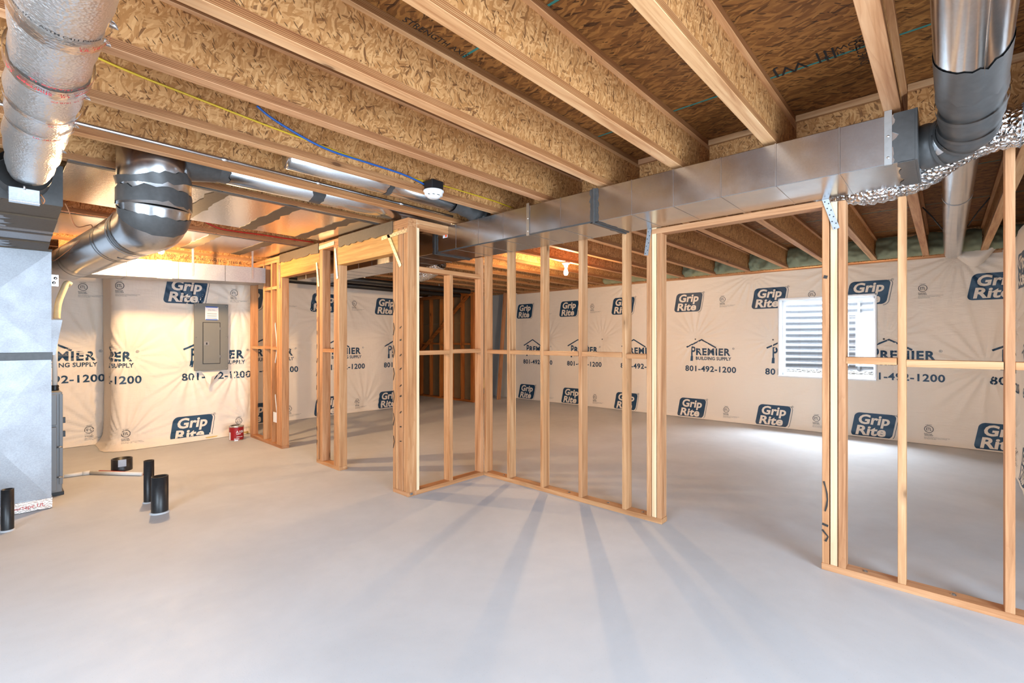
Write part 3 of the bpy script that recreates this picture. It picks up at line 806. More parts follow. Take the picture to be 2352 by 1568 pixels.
# framed stair wall far off, front face X = 6.93
XF = 6.93
ws = root('wall_stair', (XF, 8.3, 0), kind='structure', label='distant brown stud wall with a diagonal brace beside the stairs', cat='stud wall')
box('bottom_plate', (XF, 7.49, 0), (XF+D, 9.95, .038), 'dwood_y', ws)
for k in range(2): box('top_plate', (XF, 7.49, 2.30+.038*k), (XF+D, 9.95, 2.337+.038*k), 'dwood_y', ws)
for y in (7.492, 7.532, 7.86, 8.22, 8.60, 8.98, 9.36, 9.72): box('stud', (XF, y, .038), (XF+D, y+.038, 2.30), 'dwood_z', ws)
yy = [7.57, 7.86, 8.22, 8.60, 8.98, 9.36]
for a, b in zip(yy, yy[1:]): box('block', (XF, a+.039, 1.24), (XF+D, b-.001, 1.278), 'dwood_y', ws)
box('drywall_sheet', (XF+D+.002, 7.49, .01), (XF+D+.014, 9.95, 1.72), 'drywall_back', ws, 0); box('drywall_sheet', (XF+D+.002, 7.49, 1.724), (XF+D+.014, 9.95, 2.37), 'drywall_back', ws, 0)
poly('diagonal_brace', [(XF-.02, 7.62, 2.28), (XF-.02, 7.66, 2.34), (XF-.02, 9.60, .92), (XF-.02, 9.56, .84)], 'dwood_y', ws, .018, (1, 0, 0))
# drywalled stair side beyond
sd = root('wall_stairwell', (7.6, 9.2, 0), kind='structure', label='taped grey drywall of the stairwell behind the leaning post', cat='wall')
box('drywall_sheet', (7.05, 9.2, 0), (8.16, 9.22, 2.41), 'drywall', sd, 0)
poly('stair_soffit', [(7.06, 9.14, 1.45), (8.14, 9.14, 2.28), (8.14, 9.14, 2.08), (7.06, 9.14, 1.25)], 'drywall', sd, .05, (0, 1, 0))
box('ledge', (7.06, 9.10, 1.02), (8.14, 9.2, 1.10), 'drywall', sd)
box('side_drywall', (8.12, 7.45, 0), (8.14, 9.2, 2.41), 'drywall', sd, 0)
poly('leaning_post', [(7.62, 7.42, 0), (7.71, 7.42, 0), (7.93, 7.42, 2.42), (7.84, 7.42, 2.42)], 'wood_z', None, .038, (0, 1, 0), label='lone post leaning by the end of the window wall', cat='post')

# =================================================================== THINGS
def zfloor(px, yb, yt):
    p = onz(px, yb); d = FPX*CAMH/(yb-HY); return p, CAMH-(yt-HY)*d/FPX
def band(name, pts, r, mat, par, seg=28, jag=.0, seed=0.):
    """irregular collar of mastic around a pipe path"""
    o0 = Vector(pts[0]); bm = bmesh.new(); rings = tube_bm(bm, [Vector(p)-o0 for p in pts], r, seg, False)
    if jag:
        for ring, sg, nb in ((rings[0], -1, rings[1]), (rings[-1], 1, rings[-2])):
            ax = sum((v.co for v in ring), Vector())/seg-sum((v.co for v in nb), Vector())/seg
            ax.normalize()
            for k, v in enumerate(ring): v.co += ax*jag*(nz3(k*.55, seed, sg)+.5*nz3(k*1.7, seed, sg*3))
    me = from_bm(bm, name, True); return link(name, me, mat, par, o0)

# ---- main trunk duct
TX0, TX1, TZ0, TZ1, TY0, TY1 = 2.83, 3.272, 2.173, 2.404, .105, 6.65
td = root('trunk_duct', ((TX0+TX1)/2, 1.8, TZ0), label='long rectangular galvanised trunk duct hung over the stud partition', cat='duct')
ya = onx(1365, 480, TX0).y; yb_ = onx(1000, 560, TX0).y
cuts = [TY0, ya, yb_, 5.0, TY1]
for a, b in zip(cuts, cuts[1:]):
    sec = box('duct_section', (TX0, a+.001, TZ0), (TX1, b-.001, TZ1), 'galv', td, .003)
    n = max(1, int((b-a)/.27))
    for k in range(1, n):
        y = a+(b-a)*k/n
        box('cross_bead', (TX0-.0022, y-.004, TZ0-.0022), (TX1+.002, y+.004, TZ1+.001), 'galv', sec, .001)
def wrapband(par, y, w, mat='mastic', seed=0):
    # sloppy ring of mastic on front and underside
    N = 14
    for nrm, f in (((-1, 0, 0), lambda y_, t: (TX0-.001, y_, TZ0-.004+(TZ1-TZ0+.006)*t)), ((0, 0, -1), lambda y_, t: (TX0-.004+(TX1-TX0+.006)*t, y_, TZ0-.001))):
        L = [f(y-w/2+.014*nz3(k*.6, seed, 1), k/N) for k in range(N+1)]; R = [f(y+w/2+.014*nz3(k*.6, seed, 7), k/N) for k in range(N+1)]
        poly('mastic_band', L+R[::-1], mat, par, .003, nrm)
    box('drive_cleat', (TX0-.012, y-.008, TZ0-.012), (TX0-.001, y+.008, TZ1+.004), 'mastic', par); box('drive_cleat', (TX0, y-.008, TZ0-.012), (TX1, y+.008, TZ0-.001), 'mastic', par)
wrapband(td, ya, .065, seed=3); wrapband(td, yb_, .075, seed=9)
# mastic along the lower front corner
ys0 = [ya+(yb_-ya)*k/30 for k in range(31)]
poly('mastic_smear', [(TX0-.0015, y, TZ0-.002) for y in ys0]+[(TX0-.0015, y, TZ0+.010+.008*nz3(y*9, 3)) for y in ys0[::-1]], 'mastic', td, .002, (-1, 0, 0))
# end cap painted with mastic
box('end_cap', (TX0-.003, TY0-.012, TZ0-.003), (TX1+.003, TY0-.0005, TZ1+.003), 'mastic', td, .002)
N = 16; L = [(TX0-.001, TY0-.002, TZ0+(TZ1-TZ0)*k/N) for k in range(N+1)]; R = [(TX0-.001, TY0+.075+.03*nz3(k*.4, 8), TZ0+(TZ1-TZ0)*k/N) for k in range(N+1)]
poly('mastic_smear', L+R[::-1], 'mastic', td, .003, (-1, 0, 0))
L = [(TX0+(TX1-TX0)*k/N, TY0-.002, TZ0-.001) for k in range(N+1)]; R = [(TX0+(TX1-TX0)*k/N, TY0+.06+.025*nz3(k*.4, 4), TZ0-.001) for k in range(N+1)]
poly('mastic_smear', L+R[::-1], 'mastic', td, .003, (0, 0, -1))
# hanger straps
for px, zt in ((1213, 2.424), (2040, 2.424)):
    y = onx(px, 480, TX0).y
    st_ = box('hanger_strap', (TX0-.005, y-.014, TZ0-.002), (TX0-.003, y+.014, zt), 'zinc', td, 0)
    box('strap_foot', (TX0-.005, y-.014, TZ0-.0045), (TX0+.03, y+.014, TZ0-.0025), 'zinc', st_, 0)
    for z in (TZ0+.03, TZ0+.13): lathe('screw_head', [(0, .004), (.004, .003), (.006, 0)], 'conduit', st_, (TX0-.005, y, z), 8).rotation_euler = (0, -math.pi/2, 0)
# label
yl = onx(1022, 540, TX0).y
lb = box('sticker', (TX0-.002, yl-.035, 2.30), (TX0-.0005, yl+.028, 2.375), 'paper', td, 0)
box('sticker_heading', (TX0-.0026, yl-.033, 2.358), (TX0-.002, yl+.026, 2.372), 'marker', lb, 0); box('sticker_panel', (TX0-.0026, yl-.031, 2.305), (TX0-.002, yl-.006, 2.34), 'orange', lb, 0)
for k in range(4): place_text('sticker_lettering', 'DUCT 0123', 'ink_grey', lb, (TX0-.0021, yl+.024, 2.348-k*.011), (0, -1, 0), (0, 0, 1), .008, (-1, 0, 0), .0004)

# ---- elbow and round pipe feeding the trunk's end
rp = root('round_supply_pipe', (2.6, -.07, 2.3), label='round galvanised pipe with a grey mastic coated elbow joining the trunk duct end', cat='duct')
pth = spline([(3.05, .088, 2.285), (3.035, .0, 2.285), (2.96, -.065, 2.295), (2.82, -.078, 2.315), (2.64, -.075, 2.335), (2.46, -.07, 2.355)], 6)
tube('elbow', pth, [.104+.004*math.sin(i*1.05) for i in range(len(pth))], 'mastic', rp, 32, False)
p2 = [(2.47, -.07, 2.354), (2.04, -.065, 2.395), (1.0, -.06, 2.47), (-1.2, -.06, 2.50)]
tube('pipe', p2, .101, 'galv_bright', rp, 36, False)
tube('pipe_seam', [(x, y-.03, z-.0975) for x, y, z in p2], .003, 'galv_bright', rp, 6)
band('mastic_band', [(2.52, -.071, 2.348), (2.36, -.069, 2.364), (2.28, -.068, 2.372)], .1045, 'mastic', rp, 32, .05, 2.)
for k in (5, 11, 16, 22): band('gore_ridge', pth[k:k+2], .111, 'mastic', rp, 32)
def surf_patch(name, path, rad, i0, i1, k0, k1, seg, mat, par, seed):
    bm = bmesh.new(); o0 = Vector(path[0]); rings = tube_bm(bm, [Vector(p)-o0 for p in path], rad, seg, False)
    keep = set(); im = (i0+i1)//2; c = sum((v.co for v in rings[im]), Vector())/seg; to = (Vector((0, 0, CAMH))-o0-c).normalized()
    kc = max(range(seg), key=lambda k: (rings[im][k].co-c).normalized().dot(to)); k0 += kc; k1 += kc
    for i in range(i0, i1):
        j = nz3(i*.9, seed)*1.6
        for k in range(int(k0+j), int(k1+j*.6)): keep.add((i, k % seg))
    idx = {v: (i, k) for i, rg in enumerate(rings) for k, v in enumerate(rg)}
    dele = []
    for f in bm.faces:
        ii = min(idx[v][0] for v in f.verts); ks = sorted(idx[v][1] for v in f.verts); kk = ks[0] if ks[-1]-ks[0] < seg/2 else ks[-1]
        if (ii, kk) not in keep: dele.append(f)
    bmesh.ops.delete(bm, geom=dele, context='FACES'); link(name, from_bm(bm, name, True), mat, par, o0)
surf_patch('bare_metal_patch', pth, [.1065+.004*math.sin(i*1.05) for i in range(len(pth))], 7, 13, -6, 2, 48, 'galv_bright', rp, 3.)
fx = root('flex_duct', (3.36, .2, 2.15), label='shiny crinkled foil flex duct curling behind the trunk duct end', cat='duct')
fp = spline([(3.47, .58, 2.31), (3.415, .46, 2.262), (3.385, .3, 2.218), (3.368, .12, 2.245), (3.255, -.03, 2.31), (3.175, -.17, 2.33), (3.16, -.40, 2.322), (3.15, -.8, 2.32)], 14)
tube('flex_skin', fp, [.092+.005*math.sin(i*2.1) for i in range(len(fp))], 'flexfoil', fx, 40, False, wob=lambda i, k: 1+.035*nz3(i*.9, k*1.3, 2.)+.02*nz3(i*2.3, k*2.9, 5.))
for i in range(6, len(fp)-2, 10): band('wire_rib', [fp[i], fp[i]+(fp[i+1]-fp[i])*.25], .0985, 'galv_dull', fx, 36)
# ---- pipe in the same bay beyond the blocking, out through the foam
r2 = root('branch_pipe', (5.8, -.065, 2.36), label='round galvanised branch pipe running out to the foam over the window wall', cat='duct')
tube('pipe', [(3.38, -.065, 2.46), (8.0, -.065, 2.44)], .086, 'galv_bright', r2, 36, False)
for x in (4.9, 6.35, 7.0): band('crimp_band', [(x, -.065, 2.455), (x+.035, -.065, 2.455)], .0885, 'galv_dull', r2, 32)
for s_ in (1, -1): tube('hanger_strap', [(6.3, -.065+s_*.09, 2.44), (6.2, -.065+s_*.16, 2.55), (6.1, -.065+s_*.23, 2.64)], .006, 'black_strap', r2, 6)

# ---- foil wrapped duct overhead at the left
wx, wz = .125, 2.305
wd_ = root('wrapped_duct', (wx, 2.2, 2.2), label='round duct wrapped in taped foil insulation passing under the joists', cat='duct')
wpts = [(wx+.010*nz3(k*.3, 1), .55+k*.0833, wz) for k in range(40)]
def wr_(i, k): return 1+.03*nz3(i*.35, math.cos(k*2*math.pi/40)*1.5, math.sin(k*2*math.pi/40)*1.5)+.018*nz3(i*1.3, k*.8, 4.)
wrad = [.105-.012*max(0, (k-33)/6.)+.004*math.sin(k*1.9) for k in range(40)]
tube('foil_jacket', wpts, wrad, 'wrapfoil', wd_, 40, True, wr_)
def onwrap(y, ang, r): return Vector((wx+r*math.sin(ang), y, wz-r*math.cos(ang)))
def wrap_text(body, y, size, mat, a0=-1.3, up=1, off=.1175, mirror=False):
    vs, fs = text_mesh(body, size, .0004)
    V = [onwrap(y-(v.y if up > 0 else -v.y), a0+(v.x if up > 0 else -v.x)/off, off) for v in vs]
    me = bpy.data.meshes.new('jacket_lettering'); me.from_pydata([v-V[0] for v in V], [], fs); me.update(); link('jacket_lettering', me, mat, wd_, V[0])
def wrow(py): return onz(120, py, 2.195).y
for py, w_ in ((215, .075), (100, .05), (285, .03), (325, .025)):
    y = wrow(py); band('tape_band', [(wx, y-w_/2, wz), (wx, y, wz), (wx, y+w_/2, wz)], .1145 if py < 300 else .113, 'tape_clear', wd_, 40, .012, py*.1)
wrap_text('Class 1/A - ASTM C411 Passed - Title 24CA-1345 (R-8)', wrow(72), .017, 'marker', -1.1)
wrap_text('UL 181A-P/FX', wrow(98), .022, 'red_print', .35)
wrap_text('181A-P/FX  UL  181A-P/FX  UL', wrow(195), .018, 'red_print', 1.5, -1)
wrap_text('Shurtape  UL  Shurtape  UL', wrow(212), .026, 'red_print', 1.35, -1)
wrap_text('AP 009  UL 181B-FX', wrow(228), .016, 'red_print', 1.2, -1)
wrap_text('Shurtape  UL 181', wrow(290), .02, 'red_print', .1)
wrap_text('UL 181A-P', wrow(323), .02, 'red_print', -.2)
for k, (py, a) in enumerate(((100, 1.2), (65, 1.35), (310, 1.2), (245, 1.3), (360, .9))):
    c = onwrap(wrow(py), a, .104); poly('torn_tape', [c, c+Vector((.014, .015, -.004)), c+Vector((.02, .04, -.004)), c+Vector((.0, .05, 0))], 'flexfoil', wd_, .002, (.6, 0, -.8))

# ---- air handler plenum: horizontal box, sloped transition, return drop
pn = root('supply_plenum', (-.1, 4.7, 2.15), label='sheet metal plenum box smeared with dark mastic where the wrapped duct ends', cat='duct')
prof = [(4.02, 2.175), (4.35, 2.150), (4.36, 2.142), (4.72, 2.118), (4.73, 2.110), (5.02, 2.088), (5.03, 2.080), (5.26, 2.062)]
bm = bmesh.new(); bot = [[bm.verts.new((x-.0, y-4.7, z-2.15)) for y, z in prof] for x in (-.55, .275)]; top = [[bm.verts.new((x, y-4.7, .268)) for y, z in prof] for x in (-.55, .275)]
for i in range(len(prof)-1):
    bm.faces.new((bot[0][i], bot[1][i], bot[1][i+1], bot[0][i+1])); bm.faces.new((top[0][i], top[0][i+1], top[1][i+1], top[1][i]))
    for s_ in (0, 1): bm.faces.new((bot[s_][i], bot[s_][i+1], top[s_][i+1], top[s_][i]))
bm.faces.new((bot[0][0], top[0][0], top[1][0], bot[1][0])); bm.faces.new((bot[0][-1], bot[1][-1], top[1][-1], top[0][-1]))
link('plenum_body', from_bm(bm, 'plenum_body'), 'galv_dull', pn, (0, 4.7, 2.15))
poly('mastic_front', [(-.55, 4.018, 2.17), (.278, 4.018, 2.17), (.278, 4.018, 2.418), (-.55, 4.018, 2.418)], 'mastic', pn, .004, (0, -1, 0))
def under(y):
    for (a, za), (b, zb) in zip(prof, prof[1:]):
        if a <= y <= b: return za+(zb-za)*(y-a)/(b-a)
    return 2.06
for y0, y1, x0, sd_ in ((4.03, 4.34, .02, 1), (4.40, 4.70, .08, 2), (4.75, 4.80, -.5, 3), (5.06, 5.28, .10, 4), (5.0, 5.06, -.5, 5), (4.32, 4.40, -.5, 6)):
    M_ = 14; Lp = [(x0-.04+.09*nz3(k*.5, sd_)*(1 if x0 > 0 else .1), y0+(y1-y0)*k/M_, 0) for k in range(M_+1)]; Rp = [(.276, y0+(y1-y0)*k/M_, 0) for k in range(M_+1)]
    f = lambda q: (q[0], q[1], under(q[1])-.0015)
    bm = bmesh.new(); A_ = [bm.verts.new(f(q)) for q in Lp]; B_ = [bm.verts.new(f(q)) for q in Rp]
    for k in range(M_): bm.faces.new((A_[k], B_[k], B_[k+1], A_[k+1]))
    link('mastic_smear', from_bm(bm, 'mastic_smear'), 'mastic_brown', pn)
band('take_off_collar', [(wx-.02, 3.84, wz), (wx-.02, 4.01, wz)], .118, 'mastic', pn, 36)
dm = root('damper_actuator', (.12, 3.9, 2.12), label='small aluminium damper motor bracket under the end of the wrapped duct', cat='damper')
box('bracket', (.045, 3.75, 2.105), (.165, 3.755, 2.185), 'galv_dull', dm, .001); box('motor', (.04, 3.756, 2.16), (.165, 3.836, 2.19), 'black_plastic', dm); box('bracket_lip', (.045, 3.71, 2.10), (.165, 3.756, 2.105), 'galv_bright', dm, .001)
lathe('set_screw', [(0, 0), (.006, 0), (.006, .02), (0, .021)], 'conduit', dm, (.105, 3.748, 2.178), 10)
tube('motor_wire', spline([(.17, 3.77, 2.17), (.185, 3.76, 2.14), (.178, 3.77, 2.12), (.172, 3.78, 2.15)], 6), .003, 'copper_wire', dm, 6)

rd = root('return_drop', (-.06, 5.4, 0), label='tall cross-broken sheet metal return drop standing beside the furnace', cat='duct')
RX0, RX1, RY = -.44, .30, 5.30
for z0, z1 in ((.075, 1.205), (1.235, 2.055)):
    bm = bmesh.new(); c = bm.verts.new(((RX0+RX1)/2, RY-.030, (z0+z1)/2))
    q = [bm.verts.new(p) for p in ((RX0, RY, z0), (RX1, RY, z0), (RX1, RY, z1), (RX0, RY, z1))]; bk = [bm.verts.new(p) for p in ((RX0, RY+.26, z0), (RX1, RY+.26, z0), (RX1, RY+.26, z1), (RX0, RY+.26, z1))]
    for k in range(4): bm.faces.new((q[k], q[(k+1) % 4], c)); bm.faces.new((q[k], bk[k], bk[(k+1) % 4], q[(k+1) % 4]))
    bm.faces.new(bk[::-1]); link('cross_broken_panel', from_bm(bm, 'cross_broken_panel'), 'galv_dull', rd)
box('seam_band', (RX0-.004, RY-.012, 1.190), (RX1+.006, RY+.26, 1.25), 'mastic', rd); box('foot_tape', (RX0-.004, RY-.012, .004), (RX1+.006, RY+.262, .085), 'tape_clear', rd)
place_text('tape_lettering', 'Shurtape UL', 'red_print', rd, (.06, RY-.0125, .03), (1, 0, 0), (0, 0, 1), .04, (0, -1, 0), .001)
box('top_rim', (RX0-.004, RY-.015, 2.056), (RX1+.004, RY+.26, 2.075), 'mastic_brown', rd)

fu = root('furnace', (.1, 6.0, 0), label='grey enamelled furnace cabinet behind the sheet metal return drop', cat='furnace')
box('cabinet', (-.38, 5.66, .03), (.388, 6.38, .90), 'furnace', fu, .006); box('access_door', (-.36, 5.635, .05), (.352, 5.659, .60), 'furnace', fu, .004); box('access_door', (-.36, 5.645, .615), (.352, 5.659, .88), 'furnace', fu, .004)
box('edge_trim', (.368, 5.648, .10), (.391, 5.659, .88), 'furnace', fu, .002); box('base_rail', (-.38, 5.67, 0), (.40, 6.36, .03), 'black_plastic', fu)
for z in (.16, .42): tube('door_latch', spline([(.355, 5.655, z), (.36, 5.63, z+.005), (.378, 5.63, z+.005), (.386, 5.655, z)], 4), .006, 'zinc', fu, 8)
for z in (.5, .62): box('door_knob', (.393, 5.70, z), (.411, 5.73, z+.05), 'black_plastic', fu)
hood = root('upper_plenum', (.1, 6.0, .9), label='sheet metal plenum standing on top of the furnace', cat='duct')
box('plenum_body', (-.36, 5.70, .902), (.30, 6.34, 2.30), 'galv_dull', hood, .004)
poly('deflector', [(.302, 5.60, 1.22), (.340, 5.60, 1.22), (.385, 5.60, 1.52), (.302, 5.60, 1.52)], 'galv_dull', hood, .12, (0, 1, 0))
tube('vent_pipe', [(.350, 5.80, .93), (.350, 5.80, 1.50)], .018, 'pvc', None, 16, label='white vent pipe standing on the furnace', cat='pipe')
tube('coupling_boot', [(.350, 5.80, .901+.012*k) for k in range(5)], [.024, .028, .024, .028, .024], 'black_plastic', None, 16, False, label='black ribbed rubber boot around the vent pipe foot', cat='boot')
jb = root('junction_box', (.34, 5.66, 1.81), label='square steel junction box on the furnace plenum', cat='junction box')
box('box_body', (.303, 5.66, 1.815), (.362, 5.72, 1.905), 'galv_dull', jb); box('cover', (.303, 5.654, 1.81), (.365, 5.659, 1.91), 'galv', jb)
for a, b in ((1.84, .335), (1.88, .345)): lathe('knockout', [(0, .002), (.012, .002), (.013, 0)], 'galv', jb, (b, 5.654, a), 12).rotation_euler = (math.pi/2, 0, 0)
tube('line_set', spline([(.465, 5.98, 1.86), (.44, 5.97, 1.87), (.42, 5.96, 1.82), (.385, 5.94, 1.70), (.372, 5.92, 1.60), (.37, 5.92, 1.54)], 6), .024, 'pink_ins', None, 12, label='tan insulated refrigerant line bending down beside the furnace plenum', cat='pipe')

# ---- big round drop and run to the furnace
sd2 = root('round_return_pipe', (.62, 4.5, 1.93), label='fat round galvanised pipe with mastic elbows running to the furnace plenum', cat='duct')
colp = [(.665, 3.61, 2.62), (.665, 3.61, 2.42), (.665, 3.61, 2.15)]
tube('drop', colp, .188, 'galv', sd2, 40, True)
bend = spline([(.665, 3.61, 2.17), (.664, 3.622, 2.12), (.66, 3.68, 2.082), (.65, 3.80, 2.072), (.64, 3.95, 2.072)], 6)
tube('elbow', bend, [.188-.030*i/(len(bend)-1) for i in range(len(bend))], 'galv', sd2, 40, False)
run = [(.642, 3.93, 2.072), (.60, 4.6, 2.078), (.50, 6.0, 2.09), (.47, 6.35, 2.09)]
tube('run', run, .155, 'galv', sd2, 40, False)
band('mastic_band', [(.650, 3.60, 2.37), (.66, 3.607, 2.335), (.668, 3.612, 2.30)], .193, 'mastic', sd2, 40, .02, 1.)
band('mastic_band', [(.665, 3.61, 2.255), (.665, 3.61, 2.20), (.665, 3.61, 2.165)], .1925, 'mastic', sd2, 40, .03, 2.)
band('mastic_band', bend[4:9], [.1885, .187, .185, .183, .181], 'mastic', sd2, 40, .012, 3.)
band('crimp_ring', bend[-3:], .165, 'mastic', sd2, 40); band('crimp_ring', [(.638, 4.02, 2.073), (.636, 4.05, 2.073)], .161, 'galv_dull', sd2, 40)
for y in (4.45, 5.75): band('crimp_ring', [(.642-.07*(y-3.93), y, 2.077), (.640-.07*(y-3.93), y+.03, 2.077)], .1595, 'mastic', sd2, 40)
tube('tie_wire', [(.618+.158*math.sin(a), 4.28, 2.076-.158*math.cos(a)) for a in [k*.35-.3 for k in range(12)]], .0022, 'black_strap', sd2, 6)
tube('reducer', [(.72, 3.61, 2.52), (.86, 3.61, 2.515), (1.0, 3.61, 2.512)], [.17, .135, .106], 'mastic', sd2, 36, False)
# branch in the joist bay towards the trunk
bp = root('bay_pipe', (2.0, 3.61, 2.4), label='round galvanised pipe lying in the joist bay beside the foil panning', cat='duct')
tube('pipe', [(.96, 3.61, 2.512), (3.25, 3.61, 2.512)], .098, 'galv_bright', bp, 36, True)
for x in (.97, 1.62): band('mastic_band', [(x, 3.61, 2.512), (x+.05, 3.61, 2.512), (x+.09, 3.61, 2.512)], .1005, 'mastic', bp, 36, .02, x)
bp2 = root('boot_pipe', (2.2, 3.08, 2.4), label='round galvanised pipe behind the smoke detector with a black boot into the trunk duct', cat='duct')
tube('pipe', [(1.25, 3.08, 2.52), (2.62, 3.08, 2.52)], .085, 'galv_bright', bp2, 36, True)
bt = spline([(2.60, 3.08, 2.52), (2.74, 3.08, 2.515), (2.87, 3.08, 2.485), (2.945, 3.08, 2.47), (2.95, 3.08, 2.43)], 5)
tube('boot', bt, [.088+.004*math.sin(i*1.4) for i in range(len(bt))], 'mastic', bp2, 28, False)
band('mastic_band', [(1.95, 3.08, 2.52), (1.99, 3.08, 2.52)], .0875, 'mastic', bp2, 32, .01, 4.)

# ---- foil panning under the joists
for idx, (n0, n1, lab, sx) in enumerate(((7, 9, 'foil faced panning board sealed with brown mastic beside the bay pipe', (1.10, 1.62, 2.14)), (10, 12, 'foil faced panning board behind the red tubing', (.98, 1.50, 2.02)))):
    y0, y1 = JY(n0)-.03, JY(n1)+.03
    fb = root('foil_panning', (1.3, (y0+y1)/2, 2.418), label=lab, cat='duct board')
    xs2 = [.285]+list(sx)+[2.384]
    for a, b in zip(xs2, xs2[1:]): box('foil_board', (a+.002, y0, 2.4165), (b-.002, y1, 2.4242), 'foilboard', fb, .001)
    for x in sx:
        M_ = 20; Lp = [(x-.055+.03*nz3(k*.5, x, idx), y0+(y1-y0)*k/M_, 2.4160) for k in range(M_+1)]; Rp = [(x+.055+.03*nz3(k*.5, x, idx+5), y0+(y1-y0)*k/M_, 2.4160) for k in range(M_+1)]
        poly('mastic_stripe', Lp+Rp[::-1], 'mastic_brown', fb, .0025, (0, 0, -1))
    M_ = 40; Lp = [(.285+2.09*k/M_, y0-.006, 2.4160) for k in range(M_+1)]; Rp = [(.285+2.09*k/M_, y0+.035+.012*nz3(k*.7, idx), 2.4160) for k in range(M_+1)]
    poly('mastic_edge', Lp+Rp[::-1], 'mastic', fb, .004, (0, 0, -1))
tube('red_tube', spline([ony(px, py, JY(10)-.022) for px, py in ((462, 505), (500, 523), (540, 531), (600, 539), (660, 548), (720, 556))], 6), .008, 'red', None, 8, label='red plastic tubing clipped along a joist between the foil boards', cat='tube')

# ---- rectangular duct along the left wall
ld = root('side_duct', (1.5, 6.7, 2.06), label='bright rectangular duct hung in front of the electrical panel wall', cat='duct')
def ldz(x): return 2.030+(x-.68)*.033
for x0, x1 in ((.42, .95), (.955, 1.42), (1.425, 1.90), (1.905, 2.37)):
    bm = bmesh.new(); vv = []
    for x in (x0, x1):
        for y, z in ((6.53, 0), (6.93, 0), (6.93, .195), (6.53, .195)): vv.append(bm.verts.new((x, y, ldz(x)+z)))
    for f in ((0, 1, 2, 3), (7, 6, 5, 4), (0, 4, 5, 1), (1, 5, 6, 2), (2, 6, 7, 3), (3, 7, 4, 0)): bm.faces.new([vv[k] for k in f])
    link('duct_section', from_bm(bm, 'duct_section'), 'galv_dull', ld)
for x in (1.55, 2.2): box('hanger_strap', (x, 6.522, ldz(x)+.05), (x+.022, 6.526, 2.415), 'zinc', ld, 0)
N = 12; poly('mastic_patch', [(1.22+.02*nz3(k*.7, 2), 6.528, ldz(1.2)+.21*k/N-.005) for k in range(N+1)]+[(1.36+.025*nz3(k*.7, 6), 6.528, ldz(1.3)+.21*k/N-.005) for k in range(N, -1, -1)], 'pink_ins', ld, .003, (0, -1, 0))

# ---- bulbs
def bulb(loc, lab, power):
    x, y, z = loc
    b = root('light_bulb', (x, y, z), label=lab, cat='light bulb', group='bare bulbs on the joists')
    lathe('lamp_holder', [(.0, .125), (.055, .125), (.055, .105), (.03, .09), (.024, .06), (0, .06)], 'white_plastic', b, loc)
    pr = [(0, -.055), (.016, -.051), (.027, -.036), (.030, -.018), (.027, .002), (.018, .025), (.014, .045), (.013, .06)]
    lathe('glass_globe', pr, emit('warm_bulb_glow_%d' % power, (1., .63, .31), power), b, loc, 16)
bulb((1.15, JY(11), 2.29), 'bare glowing bulb beside the fat round pipe elbow', 2500)
bulb((5.33, JY(7), 2.295), 'bare glowing bulb over the middle of the far room', 1500)

# ---- conduit and cables
cd_ = [(x, JY(6)-.024, ZJ+.05) for x in (-1.9, 2.82)]
ct = root('conduit', (0.5, JY(6), ZJ), label='thin steel conduit lying on a joist flange', cat='conduit')
tube('conduit_tube', cd_, .0115, 'conduit', ct, 12)
for x in (.95, 1.55, 2.25): tube('coupling', [(x, JY(6)-.024, ZJ+.05), (x+.03, JY(6)-.024, ZJ+.05)], .0145, 'conduit', ct, 12)
yw = JY(5)-.013
tube('yellow_cable', spline([ony(px, py, yw) for px, py in ((150, 90), (228, 134), (330, 178), (430, 217), (600, 283), (700, 320), (800, 357), (900, 392), (970, 415), (1020, 427), (1075, 443), (1130, 460), (1180, 478))], 5), .0055, 'yellow', None, 8, label='yellow electrical cable stapled along a joist web', cat='cable')
tube('blue_cable', spline([ony(px, py, yw-.012) for px, py in ((590, 243), (620, 268), (665, 297), (720, 328), (770, 350), (820, 366), (880, 385), (935, 404), (976, 424))], 5), .0065, 'blue', None, 8, label='blue cable drooping to the smoke detector box', cat='cable')
# ---- smoke detector
sx_, sy_ = 2.150, JY(5)-.075
sm = root('smoke_detector', (sx_, sy_, 2.38), label='white round smoke detector under a black box on the joist', cat='smoke detector')
lathe('body', [(0, 2.375), (.030, 2.376), (.046, 2.384), (.050, 2.392), (.064, 2.396), (.066, 2.416), (.074, 2.424), (.074, 2.432), (0, 2.432)], 'white_plastic', sm, (sx_, sy_, 0), 36)
for a in (3.5, 4.1, 4.7): 
    box('vent_slot', (sx_+.055*math.cos(a)-.012, sy_+.055*math.sin(a)-.004, 2.3925), (sx_+.055*math.cos(a)+.012, sy_+.055*math.sin(a)+.004, 2.3965), 'black_plastic', sm)
box('mounting_box', (sx_-.052, sy_-.05, 2.433), (sx_+.052, sy_+.055, 2.50), 'black_plastic', sm, .004)

